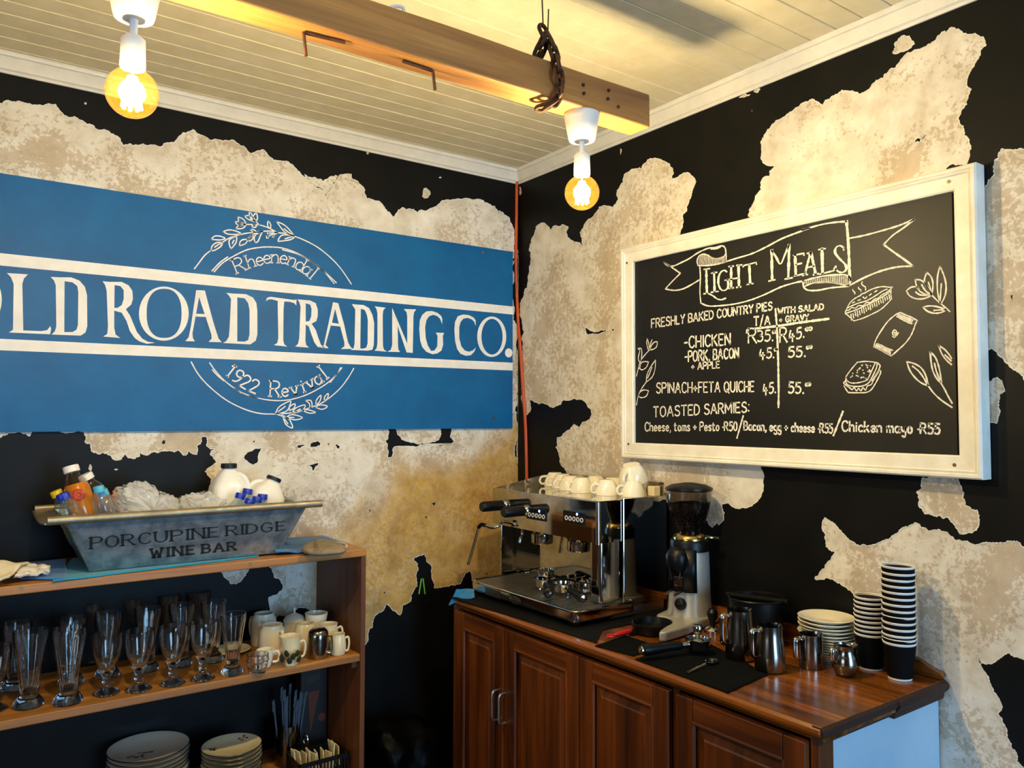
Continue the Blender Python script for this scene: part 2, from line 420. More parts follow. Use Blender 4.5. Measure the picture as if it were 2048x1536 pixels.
wood('cab_edge_shaded', '#2c1205', '#47200a', 0, .65, .0, fine=40, streak=1.4, c3='#1c0b03')  # end moulding wood, colour darkened to carry the shade on the end face
wood('cab_door', '#4a2107', '#85420f', 2, .42, .12, fine=45, streak=1.4, c3='#341505')
wood('cab_rail', '#4e2308', '#874410', 1, .42, .12, fine=45, streak=1.4, c3='#341505')
wood('cab_top', '#431a04', '#a8601a', 1, .26, .3, fine=34, streak=1.3, c3='#2c1004')
simple('cab_side_daylit', '#a5c3d8', .5, c2='#b4cddd', scale=4)  # white end panel; the blue daylight on it is put into the colour
simple('sign_blue', '#045a94', .48, c2='#0664a0', scale=7, bmp=.06, bscale=25, spec=.3)
simple('sign_white', '#ece8e3', .6, c2='#f5f2ee', scale=18)
simple('slate', '#100f0d', .5, c2='#1b1815', scale=4, lo=.4, hi=.75, spec=.35)
simple('chalk', '#e9e4d8', .95, c2='#cfc9bb', scale=260, lo=.5, hi=.72)
simple('frame_white', '#e6dfce', .45, c2='#f3eee2', scale=14, bmp=.1, bscale=50)
simple('steel_screw', '#9a9690', .35, 1)
simple('brass_screw', '#8c7648', .4, 1)
simple('rust', '#35251a', .7, .6, c2='#5a3c26', scale=60, bmp=.4, bscale=150)
simple('nail_rust', '#4a2e1a', .7, .4, c2='#6b4528', scale=70)
simple('lamp_white', '#e8e6e2', .35)
simple('cable_orange', '#d4561c', .45, c2='#c44a16', scale=10)
simple('white_cable', '#e4e0da', .5)
emit('filament', (1, .85, .5, 1), 400)
thin_glass('bulb_glass', (1, .86, .58, 1), 1.5, .03, (1, .9, .7, 1), 1.0, (1, .45, .05, 1), .006)

# ------------------------------------------------------------------ room shell
CEIL = 2.69
XL, YB = -4.7, -5.3
def shell(name, a, b, mat):
    return struct(mk(name, MB().box(a, b), mat, smooth=False))
fl = shell('floor', (XL-.1, YB-.1, -.1), (.1, .1, 0), 'floor_wood')
wl = shell('wall_left', (XL-.1, 0, 0), (.1, .1, 2.8), 'plaster_left')
wr = shell('wall_right', (0, YB-.1, 0), (.1, 0, 2.8), 'plaster_right')
# walls behind the photographer, with a shop window and a side window
bk = MB()
bk.box((XL, YB-.1, 0), (-1.6, YB, 2.8)); bk.box((-.16, YB-.1, 0), (0, YB, 2.8))
bk.box((-1.6, YB-.1, 0), (-.16, YB, .4)); bk.box((-1.6, YB-.1, 2.3), (-.16, YB, 2.8))
struct(mk('wall_back', bk, 'room_paint', smooth=False))
sd = MB()
sd.box((XL-.1, YB, 0), (XL, -3.4, 2.8)); sd.box((XL-.1, -1.8, 0), (XL, 0, 2.8))
sd.box((XL-.1, -3.4, 0), (XL, -1.8, .85)); sd.box((XL-.1, -3.4, 2.15), (XL, -1.8, 2.8))
struct(mk('wall_side', sd, 'room_paint', smooth=False))
for nm, bars in (('window_1', [((-1.6,YB-.06,.4),(-1.55,YB-.01,2.3)),((-.21,YB-.06,.4),(-.16,YB-.01,2.3)),((-1.55,YB-.06,.4),(-.21,YB-.01,.45)),((-1.55,YB-.06,2.25),(-.21,YB-.01,2.3)),((-.905,YB-.06,.45),(-.855,YB-.01,2.25))]),
                 ('window_2', [((XL-.06,-3.4,.85),(XL-.01,-3.35,2.15)),((XL-.06,-1.85,.85),(XL-.01,-1.8,2.15)),((XL-.06,-3.35,.85),(XL-.01,-1.85,.9)),((XL-.06,-3.35,2.1),(XL-.01,-1.85,2.15)),((XL-.06,-2.62,.9),(XL-.01,-2.58,2.1))])):
    w_ = MB()
    for a, b in bars: w_.box(a, b)
    struct(mk(nm, w_, 'cornice_paint', smooth=False))

# ceiling: painted tongue-and-groove boards, 80 mm pitch, running along the sign wall
ce = struct(mk('ceiling', MB().box((XL-.1, YB-.1, CEIL+.012), (.1, .1, CEIL+.1)), 'ceiling_paint', smooth=False))
pl_mesh = None
y = .019; k = 0
while y > YB-.08:
    mbp = MB().prism([(0, .014), (.0775, .014), (.0775, .003), (.0755, 0), (.002, 0), (0, .003)], lambda u, v, d: Vector((d, -u, v)), XL, 0)
    if pl_mesh is None:
        o = mk('plank', mbp, 'ceiling_paint', ce, smooth=False, local=True); pl_mesh = o.data
    else:
        o = bpy.data.objects.new('plank', pl_mesh); col.objects.link(o); o.parent = ce
    o.location = (0, y, CEIL + random.uniform(-.0006, .0006))
    y -= .0795; k += 1

# cornice mouldings (profile: out from wall, down from ceiling)
prof = [(0, .055), (.006, .055), (.010, .048), (.016, .044), (.022, .030), (.034, .014), (.040, .012), (.042, .004), (.046, .0), (0, 0)]
prof = [(a, b) for a, b in prof]
def cornL(u, v, d): return Vector((d, -u, CEIL-v))
def cornR(u, v, d): return Vector((-u, d, CEIL-v))
struct(mk('trim_1', MB().prism(prof, cornL, XL, 0), 'cornice_paint', angle=20))
struct(mk('trim_2', MB().prism(prof, cornR, YB, 0), 'cornice_paint', angle=20))

# ------------------------------------------------------------------ peeling black paint
def rough(pts, amp=.10, mn=3.2, seed=0):
    rnd = random.Random(seed); out = [pts[0]]
    def rec(a, b, dep):
        l = math.hypot(b[0]-a[0], b[1]-a[1])
        if l < mn or dep > 5: out.append(b); return
        t = rnd.uniform(.4, .6); o = rnd.gauss(0, 1)*amp*l
        mx = (a[0]+(b[0]-a[0])*t-(b[1]-a[1])/l*o, a[1]+(b[1]-a[1])*t+(b[0]-a[0])/l*o)
        rec(a, mx, dep+1); rec(mx, b, dep+1)
    for a, b in zip(pts, pts[1:]): rec(a, b, 0)
    return out
def cr(s, ox, oy, sc):    # points read off an enlarged crop -> image points
    return [(ox+a/sc, oy+b/sc) for a, b in s]
RIMS_L = []; RIMS_R = []
def PL(pts, seed, rim=True, amp=.10):
    q = [toL(x, y, 0) for x, y in rough(pts, amp, seed=seed)]
    q = [(min(-.0004, u), v) for u, v in q]
    if rim and (max(p[0] for p in pts)-min(p[0] for p in pts)) > 9: RIMS_L.append(q)
    return q
def PR(pts, seed, rim=True, amp=.10):
    q = [toR(x, y, 0) for x, y in rough(pts, amp, seed=seed)]
    q = [(max(.0004, u), v) for u, v in q]
    if rim and (max(p[0] for p in pts)-min(p[0] for p in pts)) > 9: RIMS_R.append(q)
    return q
s1 = 2.926
edge_top = cr([(-900,560),(-500,590),(-200,585),(0,605),(50,590),(95,600),(130,597),(190,615),(260,615),(325,610),(345,645),(370,670),(410,690),(460,700),(500,720),(550,740),(560,755),(600,760),(650,785),(690,800),(710,835),(720,850),(780,852),(860,852),(945,858),(960,840),(1020,835),(1030,820),(1050,795),(1090,780),(1130,758),(1160,785),(1210,805),(1235,822),(1290,820),(1360,820),(1400,845),(1440,870),(1470,900),(1500,885),(1535,875),(1560,895),(1600,935),(1650,945),(1720,975),(1770,1030),(1840,1090),(1900,1148),(1940,1095),(1975,1030)], 0, 0, s1) \
 + cr([(25,1020),(60,1065),(100,1100),(150,1150),(180,1105),(210,1055),(230,1025),(300,1018),(310,1050),(345,1075),(380,1110),(390,1165),(430,1170),(480,1195),(510,1240),(548,1270),(570,1240),(600,1215),(640,1222),(690,1245),(740,1235),(790,1210),(830,1175),(880,1172),(940,1168),(980,1160),(1040,1165),(1080,1185),(1120,1205),(1150,1225),(1200,1260),(1230,1300),(1245,1330),(1250,1440),(1252,1540)], 600, 0, s1)
q = PL(edge_top, 1)
loop_top = [(-.0004, 2.69), (XL, 2.69), (XL, q[0][1])] + q + [(-.0004, q[-1][1])]
s6 = 3.657
edge_low = cr([(-1500,168),(-900,165),(-300,160),(620,160),(625,240),(665,255),(668,300),(720,322),(780,315),(820,345),(835,362),(870,365),(915,320),(945,350),(985,355),(1020,340),(1025,312),(1060,330),(1095,320),(1120,300),(1170,305),(1230,298),(1310,295),(1340,330),(1360,330),(1375,300),(1420,325),(1440,320),(1445,280),(1440,260),(1470,235),(1475,195),(1500,190),(1515,215),(1508,250),(1540,285),(1575,288),(1545,300),(1535,320),(1560,350),(1580,380),(1560,400),(1530,420),(1500,450),(1520,475),(1545,500),(1540,560),(1535,600),(1555,660),(1590,800),(1600,1000),(1620,1180),(1640,1220),(1680,1265),(1730,1270),(1770,1240),(1800,1190),(1850,1120),(1930,1110)], 0, 820, s6) \
 + [(534,1128),(540,1134),(549,1155),(557,1156),(566,1170),(564,1181),(555,1189),(537,1197),(540,1234),(580,1229),(634,1222),(690,1250),(724,1295)] \
 + cr([(1340,470),(1360,385),(1370,345),(1395,325),(1405,270),(1430,215),(1500,170),(1515,125),(1550,140),(1580,180),(1610,195),(1640,218),(1660,160),(1665,130),(1730,100)], 420, 1180, 4.314) \
 + cr([(1190,1330),(1200,1310),(1220,1290),(1215,1200),(1225,1130),(1190,1085),(1240,1065),(1275,1050),(1290,1110),(1330,1140),(1325,1170),(1335,1240),(1345,1300),(1380,1298),(1450,1290),(1545,1265),(1555,1230),(1580,1190),(1605,1175),(1620,1215),(1620,1245)], 500, 820, s6) + [(980,1165),(1037,1160)]
q = PL(edge_low, 2)
loop_low = [(XL, q[0][1])] + q + [(-.0004, q[-1][1]), (-.0004, .001), (XL, .001)]
isl = [
 [(1010,130),(1065,130),(1075,175),(1110,215),(1180,240),(1240,245),(1330,230),(1380,215),(1395,180),(1390,130),(1475,130),(1465,200),(1500,225),(1470,255),(1465,300),(1440,305),(1420,280),(1410,255),(1330,255),(1230,265),(1150,265),(1100,265),(1045,285),(1035,345),(1005,350),(1005,250),(985,230),(1010,210)],
 [(420,405),(460,395),(490,385),(512,390),(490,410),(470,440),(455,445),(450,420)],
 [(340,275),(350,255),(400,240),(400,260),(370,278)], [(435,270),(440,245),(490,225),(515,240),(510,260),(470,270)],
 [(630,250),(655,265),(650,283),(635,275)], [(1333,680),(1357,673),(1347,700)], [(868,728),(884,734),(876,745)], [(1281,779),(1295,783),(1288,792)], [(1188,815),(1199,818),(1192,826)], [(975,1330),(992,1333),(985,1343)], [(1722,1192),(1740,1196),(1730,1206)],
 [(270,272),(300,258),(298,264)], [(568,243),(580,246),(573,262)]]
isl = [cr(l, 500, 820, s6) for l in isl] + [cr(l, 0, 820, s6) for l in ([(1780,350),(1830,300),(1880,280),(1918,275),(1890,330),(1885,380),(1850,405),(1820,385)], [(1185,245),(1195,222),(1212,220),(1205,248)], [(1650,285),(1685,278),(1680,286)], [(1845,232),(1860,220),(1862,238)])]
# strip of black left standing in the corner beside the sign
isl.append([(1029,500),(1035.5,500),(1036,620),(1033,640),(1036,700),(1030,712),(1031,740),(1034,790),(1036,860),(1035.5,930),(1033,880),(1032,840),(1028,730),(1026.5,640),(1028,560)])
loops = [loop_top, loop_low]
for i, l in enumerate(isl):
    loops.append(PL(l+[l[0]], 20+i, amp=.08)[:-1])
for lp in loops: pass
pnt = fill2d('paint_layer', [loop_top], mapL, 'black_paint', wl, .0008)
fill2d('paint_layer', [loop_low], mapL, 'black_paint', wl, .0008)
for lp in loops[2:]: fill2d('paint_flake', [lp], mapL, 'black_paint', wl, .0008)

s2 = 2.926; s3 = 2.738; s8 = 4.452; s9 = 4.376
P1 = [(1050,820),(1043,796),(1043,777),(1047,753),(1043,728),(1043,706),(1047,687),(1044,673),(1044,646),(1040,630),(1040,608),(1047,594),(1055,575),(1056,553),(1060,531),(1061,513),(1063,478),(1072,454),(1084,446),(1094,451),(1100,461),(1106,453),(1126,449),(1137,454),(1135,473),(1147,482),(1166,493),(1164,475),(1160,465),(1169,448),(1181,437),(1191,427),(1212,412),(1225,415),(1236,400),(1239,376),(1246,359),(1260,342),(1280,335),(1281,338),(1295,320),(1312,317),(1326,322),(1339,328),(1346,338),(1343,357),(1355,355),(1365,348),(1374,345),(1386,353),(1391,361),(1388,375),(1382,394),(1374,414),(1367,441),(1359,469),
 (1380,600),(1440,800),(1500,900),(1522,935),(1527,947),(1527,976),(1521,994),(1512,1005),(1499,1013),(1463,1011),(1458,1006),(1443,1008),(1444,1014),(1449,1025),(1447,1041),(1438,1050),(1434,1045),(1428,1051),(1425,1055),(1418,1048),(1413,1039),(1390,1010),(1330,1000),(1250,1000),(1160,980),(1145,955),(1140,950),(1122,930),(1120,915),(1112,895),(1115,875),(1130,865),(1148,848),(1160,855),(1178,840),(1184,820),(1172,805),(1150,797),(1130,800),(1105,815),(1085,805),(1060,800),(1062,815),(1055,830)]
P2 = cr([(540,1185),(560,1130),(590,1060),(605,1000),(630,970),(660,965),(655,940),(685,908),(640,905),(610,870),(612,770),(640,720),(690,660),(740,640),(800,590),(850,560),(900,548),(945,580),(960,550),(1000,525),(1050,495),(1100,500),(1150,515),(1200,490),(1240,440),(1300,400),(1360,350),(1400,300),(1450,275),(1510,255),(1550,230),(1600,175),(1650,150),(1690,160),(1720,185),(1780,185),(1830,210),(1840,250),(1800,320),(1770,370),(1740,420),(1735,470),(1760,490),(1740,540),(1720,590),(1690,640),(1695,680),(1715,690),(1720,740),(1755,800),(1750,860),(1735,900),(1500,1000),(1000,1120)], 1300, 0, s3)
P3 = cr([(1330,290),(1340,240),(1362,215),(1385,195),(1420,200),(1435,225),(1450,240),(1420,265),(1350,295)], 1300, 0, s3)
P4 = [(2400,310),(2150,305),(2048,298),(2023,300),(2003,299),(1996,318),(1987,334),(1988,351),(1977,360),(1976,369),(1957,382),(1950,500),(1955,690),(1968,698),(1984,697),(1998,711),(2014,727),(2026,738),(2048,757),(2150,830),(2400,900)]
P5 = [(1971,763),(1994,755),(2004,761),(2010,782),(1998,789),(2000,797),(1996,807),(2000,823),(1994,846),(1978,847),(1974,839),(1965,800)]
P6 = [(1846,955),(1843,969),(1842,979),(1834,983),(1838,991),(1838,1010),(1850,1028),(1880,1030),(1905,1045),(1920,1068),(1940,1065),(1958,1050),(1955,1020),(1930,1010),(1926,991),(1923,974),(1916,955),(1882,950)]
P7 = [(1645,1050),(1650,1035),(1680,1060),(1715,1090),(1760,1085),(1800,1060),(1830,1045),(1870,1060),(1910,1080),(1950,1090),(2000,1085),(2048,1095),(2200,1080),(2400,1090),(2400,1340),(2200,1330),(2048,1318),(2028,1313),(2019,1306),(2003,1314),(1994,1321),(1973,1328),(1962,1326),(1957,1314),(1966,1339),(1978,1358),(1984,1374),(1991,1387),(2000,1403),(2004,1417),(1996,1428),(2005,1444),(2014,1467),(2023,1490),(2032,1504),(2039,1527),(2052,1545),(2090,1600),(2120,1700),(1900,1800),(1700,1500),(1715,1330),(1720,1260),(1712,1190),(1700,1180),(1675,1165),(1660,1157),(1635,1160),(1630,1155),(1640,1145),(1655,1125),(1670,1105),(1650,1075)]
chipsR = [cr(l, 1300, 0, s3) for l in ([(490,535),(520,515),(550,518),(530,525)], [(570,500),(585,485),(605,490),(590,508)], [(555,605),(562,600),(562,615)])] + [[(1240,297),(1244,299),(1241,310)], [(1039,372),(1043,380),(1041,392),(1038,384)]]
holes = []
for i, l in enumerate([P1, P2, P3, P4, P5, P6, P7] + chipsR):
    holes.append(PR(l+[l[0]], 50+i)[:-1])
fill2d('paint_layer', [[(.0004, .001), (-YB, .001), (-YB, 2.69), (.0004, 2.69)]] + holes, mapR, 'black_paint', wr, .0008)
islR = [cr([(1450,780),(1465,755),(1510,740),(1490,760),(1475,780)], 1300, 0, s3), [(1170,655),(1176,657),(1190,664),(1210,660),(1228,657),(1229,662),(1200,668),(1176,670)], [(2021,592),(2025,590),(2024,600)]]
for i, l in enumerate(islR): fill2d('paint_flake', [PR(l+[l[0]], 80+i)[:-1]], mapR, 'black_paint', wr, .0008)
# pale undercoat showing along the torn paint edges
for rims, fm, w_ in ((RIMS_L, mapL, wl), (RIMS_R, mapR, wr)):
    mb = MB()
    for q in rims: ribbon(mb, q, fm, .0028, .0011, wob=.6)
    mk('paint_edge', mb, 'paint_edge', w_, smooth=False)
# loose plaster chips showing through the black of the sign wall
chl = [(852,388,9,12),(171,207,3,3),(735,306,3,4),(181,936,4,8),(232,939,5,2),(880,355,3,2)]
for i, (x, y, a, b_) in enumerate(chl):
    rnd = random.Random(i)
    poly = [toL(x+a*math.cos(t)*rnd.uniform(.55,1.1), y+b_*math.sin(t)*rnd.uniform(.55,1.1), 0) for t in [k*math.pi/6 for k in range(12)]]
    fill2d('plaster_chip', [poly], mapL, 'chip', wl, .0012)

# ------------------------------------------------------------------ ceiling beam, chain, hooks, lamps
BY0, BY1, BZ0, BZ1, BX1 = -1.385, -1.313, 2.345, 2.432, -.597
beam = thing('hanging_beam', 'rough pine beam hung on a chain below the white board ceiling', 'beam', (-1.8, -1.349, BZ0))
mb = MB(); nx = 30
for i in range(nx+1):
    x = -3.6 + (BX1+3.6)*i/nx
    j = lambda s: mnoise.noise(Vector((x*3, s*7, 0)))*.003
    mb.v += [Vector((x, BY0+j(1), BZ0+j(2))), Vector((x, BY1+j(3), BZ0+j(4))), Vector((x, BY1+j(5), BZ1+j(6))), Vector((x, BY0+j(7), BZ1+j(8)))]
for i in range(nx):
    a = i*4; b = a+4
    for k in range(4): mb.f.append((a+k, a+(k+1)%4, b+(k+1)%4, b+k))
mb.f += [(3,2,1,0), tuple(nx*4+k for k in range(4))]
mk('timber', mb, 'beam_wood', beam, smooth=False, bevel=.004)
for (x, y) in ((1217,181),(1215,198),(1236,214),(1166,170),(1167,187)):
    p = PX(x, y, 1, BY0); mk('bolt_hole', MB().cyl((p.x, BY0-.0035, p.z), (p.x, BY0+.002, p.z), .0042, seg=10), 'rust', beam)
for (hx, hy, bx, by, ex, ey) in ((612,112,607,62,690,85),(870,180,866,136,805,122)):
    a = PX(hx, hy, 1, -1.352); b = PX(bx, by, 1, -1.352)
    top = Vector((b.x, -1.352, BZ0-.004)); e = PX(ex, ey, 2, BZ0-.004)
    mk('bent_nail', MB().tube([Vector((a.x, -1.352, a.z)), Vector(((a.x+b.x)/2, -1.352, (a.z+top.z)/2)), top, top+(e-top)*.03, e], .0036, 8), 'nail_rust', beam)
# white flex stub on top of the beam
fp = [PX(x, y, 1, -1.36) for x, y in ((778,28),(782,16),(794,12),(806,16),(808,26))]
mk('flex', MB().tube(crom(fp, 4), .004, 8), 'white_cable', beam)

def link(center, d1, d2, ln=.040, wd=.025, r=.0048):
    """stadium chain link; long axis d1, wide axis d2"""
    d1 = Vector(d1).normalized(); d2 = Vector(d2); d2 = (d2-d1*d1.dot(d2)).normalized(); pts = []
    h = (ln-wd)/2; w = wd/2
    for i in range(20):
        t = 2*math.pi*i/20
        pts.append(Vector(center) + d1*((h if math.cos(t) > 0 else -h)*(abs(math.cos(t))>.02) + w*math.cos(t)) + d2*(w*math.sin(t)))
    return MB().tube(pts, r, 8, closed=True)
chain = thing('hanging_chain', 'rusty steel chain looped over the beam on a thin wire', 'chain', (-.93, -1.40, 2.43))
wire_top = Vector((-.958, -1.39, CEIL)); ringp = PX(1089, 62, 1, -1.39)
mk('wire', MB().tube([wire_top, ringp+Vector((-.006,0,.05)), ringp+Vector((-.004,0,.008)), ringp+Vector((.010,0,.002)), ringp+Vector((.012,0,.055))], .0018, 6), 'rust', chain)
chpx = [(1089,66,-1.392),(1098,84,-1.394),(1108,105,-1.396),(1112,128,-1.398),(1118,152,-1.400),(1120,176,-1.400),(1113,197,-1.392),(1101,209,-1.378),(1088,214,-1.362)]
cpt = [PX(x, y, 1, yy) for x, y, yy in chpx]
for i, c in enumerate(cpt):
    d = (cpt[min(i+1, len(cpt)-1)] - cpt[max(i-1, 0)])
    sd_ = Vector((1, .15, 0)) if i % 2 == 0 else Vector((.2, 1, .1))
    mk('chain_link', link(c, d, sd_), 'rust', chain)
bk_ = [PX(x, y, 1, yy) for x, y, yy in ((1085,80,-1.385),(1080,102,-1.372),(1076,118,-1.350))]
for i, c in enumerate(bk_):
    mk('chain_link', link(c, Vector((-.01,.02,-.04)), Vector((.2,1,.1)) if i % 2 == 0 else Vector((1,.1,0))), 'rust', chain)

def lamp(label, x, y, zt):
    t = thing('pendant_lamp', label, 'lamp', (x, y, zt), group='globe lamps under the beam')
    L = lambda pr, seg=32: MB().lathe(pr, (0,0,0), seg)
    mk('ceiling_rose', L([(0,0),(.0435,0),(.0442,-.004),(.0335,-.060),(.031,-.066),(.012,-.069),(0,-.069)]), 'lamp_white', t, local=True)
    mk('stem', L([(0,-.066),(.0072,-.066),(.0068,-.09),(.008,-.099),(.012,-.102),(0,-.102)], 16), 'lamp_white', t, local=True)
    mk('lamp_holder', L([(0,-.098),(.014,-.098),(.0195,-.103),(.0205,-.150),(.019,-.153),(0,-.153)]), 'lamp_white', t, local=True)
    rc = .0425; zc = -.195
    prof_ = [(.0135,-.148),(.0145,-.158)]
    for i in range(4, 25):
        a = math.pi*i/24; prof_.append((rc*math.sin(a), zc+rc*math.cos(a)))
    b = mk('bulb', L(prof_, 40), 'bulb_glass', t, local=True)
    fil = MB()
    for k in range(8):
        t_ = 2*math.pi*k/8
        fil.cyl((.006*math.cos(t_), .006*math.sin(t_), -.168), (.015*math.cos(t_), .015*math.sin(t_), -.222), .0026, seg=8)
    fil.cyl((0,0,-.158), (0,0,-.224), .0012, seg=8)
    mk('filament', fil, 'filament', b, local=True)
    d = bpy.data.lights.new('bulb_light', 'POINT'); d.energy = BULB_POWER; d.color = WARM; d.shadow_soft_size = .025
    lo = bpy.data.objects.new('bulb_light', d); col.objects.link(lo); lo.parent = b; lo.location = (0,0,zc)
    return t
lamp('white pendant lamp with glowing amber globe, hung left over the blue sign', -1.806, -1.349, BZ0)
lamp('white pendant lamp with glowing amber globe at the beam end by the chain', -.797, -1.349, BZ0)

# orange cable down the room corner
cp = [(1033.5,352,.006),(1033,420,.006),(1032,520,.008),(1033,570,.010),(1036,640,.016),(1041,700,.022),(1046,780,.025),(1051,850,.024),(1053,920,.020),(1053.5,975,.018),(1053,1080,.015)]
cpts = []
for x, y, d in cp:
    # runs a little in front of the corner, against the right-hand wall
    p = PX(x, y, 0, -.0085)
    if x < 1036: p = PX(x, y, 1, -.008)
    cpts.append(p)
tag(mk('orange_cable', MB().tube(crom([tuple(p) for p in cpts], 5), .0068, 8), 'cable_orange'), 'orange electric cable running down the corner of the two walls', 'cable')

# ------------------------------------------------------------------ painted shop sign
SG = .016
sx1 = toL(1026, 504, SG)[0]
sign = thing('shop_sign', 'long blue painted signboard with white lettering above the drinks tub', 'sign', (-1.2, -SG/2, 1.55))
SZ0, SZ1 = 1.552, 2.326
mk('board', MB().box((-2.42, -SG, SZ0), (sx1, -.001, SZ1)), 'sign_blue', sign, smooth=False, bevel=.001)
d_ = SG+.0006
def sgm(u, v, d): return Vector((u, -(d_+d), v))
def S(x, y): return toL(x, y, d_)
for (a, b, c, e) in ((506,531,613,629),(679,702,725.4,741)):
    mk('stripe', MB().prism([toL(0,a,d_), (sx1-.001, toL(1024.5,c,d_)[1]), (sx1-.001, toL(1024.5,e,d_)[1]), toL(0,b,d_)] if False else
       [(-2.42, toL(0,a,d_)[1]), (sx1-.001, toL(1024.5,c,d_)[1]), (sx1-.001, toL(1024.5,e,d_)[1]), (-2.42, toL(0,b,d_)[1])], sgm, 0, .0006), 'sign_white', sign, smooth=False)
def ell(cx, cy, rx, ry, n=40, sq=2.0):
    out = []
    for i in range(n):
        t = 2*math.pi*i/n; c, s_ = math.cos(t), math.sin(t)
        out.append((cx+rx*math.copysign(abs(c)**(2/sq), c), cy+ry*math.copysign(abs(s_)**(2/sq), s_)))
    return out
A4 = lambda l: cr(l, 0, 330, 3.657)
A5 = lambda l: cr(l, 500, 400, 3.657)
LET = [
 A4(ell(-152,985,165,212)), A4(ell(-152,985,118,196)), None,
 A4([(50,790),(205,800),(175,830),(163,870),(170,1210),(300,1215),(345,1208),(368,1178),(374,1200),(366,1238),(65,1225),(95,1205),(100,870),(80,820)]), None,
 A4([(370,818),(440,822),(520,822),(580,845),(620,890),(636,950),(638,1180),(625,1225),(590,1248),(378,1240),(402,1215),(412,1180),(408,880),(395,845)]), A4([(472,850),(530,858),(565,885),(573,930),(570,1170),(560,1205),(530,1222),(470,1222)]), None,
 A4([(750,850),(800,855),(890,855),(940,880),(968,920),(972,980),(960,1020),(920,1055),(950,1100),(975,1160),(1000,1220),(1040,1270),(1080,1292),(1135,1300),(1075,1308),(1020,1290),(985,1265),(950,1215),(925,1140),(890,1080),(835,1065),(835,1190),(845,1240),(880,1265),(755,1255),(785,1235),(790,1180),(780,920),(770,880)]), A4([(838,878),(880,885),(905,915),(905,980),(890,1025),(860,1045),(836,1045)]), None,
 A4(ell(1198,1087,182,198)), A4(ell(1200,1085,128,180,40,2.4)), None,
 A4([(1435,915),(1498,918),(1530,1040),(1560,1150),(1598,1270),(1622,1296),(1525,1294),(1548,1270),(1546,1240),(1505,1112),(1430,1108),(1407,1230),(1410,1265),(1425,1290),(1355,1288),(1380,1260),(1395,1190)]), A4([(1456,965),(1497,1090),(1434,1088)]), None,
 A4([(1655,935),(1700,940),(1800,945),(1850,970),(1875,1010),(1882,1070),(1882,1240),(1870,1285),(1830,1312),(1630,1302),(1655,1288),(1674,1255),(1680,1180),(1690,980),(1675,955)]), A4([(1735,968),(1790,975),(1815,1010),(1825,1060),(1825,1240),(1815,1280),(1790,1292),(1735,1290)]), None,
 A5([(115,740),(125,715),(150,708),(250,722),(325,732),(340,726),(338,772),(325,755),(290,744),(250,742),(245,800),(243,1030),(250,1055),(272,1072),(175,1062),(200,1045),(207,1010),(203,780),(203,738),(160,726),(135,728)]), None,
 A5([(346,727),(440,735),(480,755),(495,800),(495,850),(485,885),(450,905),(480,950),(500,1010),(518,1058),(540,1076),(548,1082),(495,1075),(470,1040),(450,985),(430,925),(407,910),(405,1030),(410,1060),(432,1080),(330,1072),(352,1050),(360,1010),(370,780),(360,745)]), A5([(407,755),(440,765),(450,795),(448,850),(435,885),(407,890)]), None,
 A5([(608,748),(645,755),(690,920),(716,1040),(735,1075),(752,1088),(665,1090),(690,1070),(690,1040),(660,925),(590,918),(552,1060),(575,1084),(522,1082),(540,1060)]), A5([(622,795),(650,905),(599,898)]), None,
 A5([(745,762),(830,768),(870,790),(895,840),(908,900),(905,1060),(895,1095),(860,1102),(735,1096),(758,1085),(765,1050),(770,800)]), A5([(810,795),(840,805),(855,840),(862,880),(860,1050),(850,1080),(825,1088),(806,1085)]), None,
 A5([(912,778),(992,788),(975,805),(970,840),(972,1070),(980,1095),(1002,1109),(910,1102),(926,1085),(932,1050),(932,830),(925,795)]), None,
 A5([(1040,790),(1095,920),(1150,1050),(1150,850),(1145,820),(1125,797),(1215,800),(1200,820),(1195,850),(1190,1118),(1145,1115),(1080,920),(1082,1060),(1085,1095),(1098,1112),(1006,1110),(1030,1095),(1040,1060)]), None,
 A5([(1405,908),(1390,868),(1368,848),(1340,840),(1310,850),(1290,880),(1280,930),(1285,1010),(1300,1065),(1325,1104),(1350,1100),(1370,1070),(1372,995),(1360,970),(1420,972),(1410,992),(1412,1060),(1400,1100),(1370,1122),(1335,1128),(1290,1110),(1260,1075),(1245,1030),(1238,950),(1242,880),(1260,840),(1290,815),(1330,812),(1370,825),(1398,848),(1406,870)]), None,
 A5([(1650,920),(1640,890),(1620,872),(1590,862),(1560,868),(1540,892),(1530,930),(1530,1010),(1545,1070),(1570,1100),(1600,1110),(1630,1100),(1652,1078),(1640,1110),(1615,1135),(1580,1140),(1540,1125),(1515,1090),(1500,1030),(1495,950),(1500,890),(1520,850),(1560,838),(1600,842),(1635,860),(1650,880)]), None,
 A5(ell(1768,1000,106,148)), A5(ell(1770,1000,78,131)), None,
 A5(ell(1892,1118,27,33,20)), None]
cur = []
for l in LET:
    if l is None:
        lp = [[S(x, y) for x, y in c] for c in cur]
        fill2d('letter', lp, sgm, 'sign_white', sign, .0005); cur = []
    else: cur.append(l)
E8 = lambda l: cr(l, 380, 410, 5.689)
E9 = lambda l: cr(l, 370, 700, 5.689)
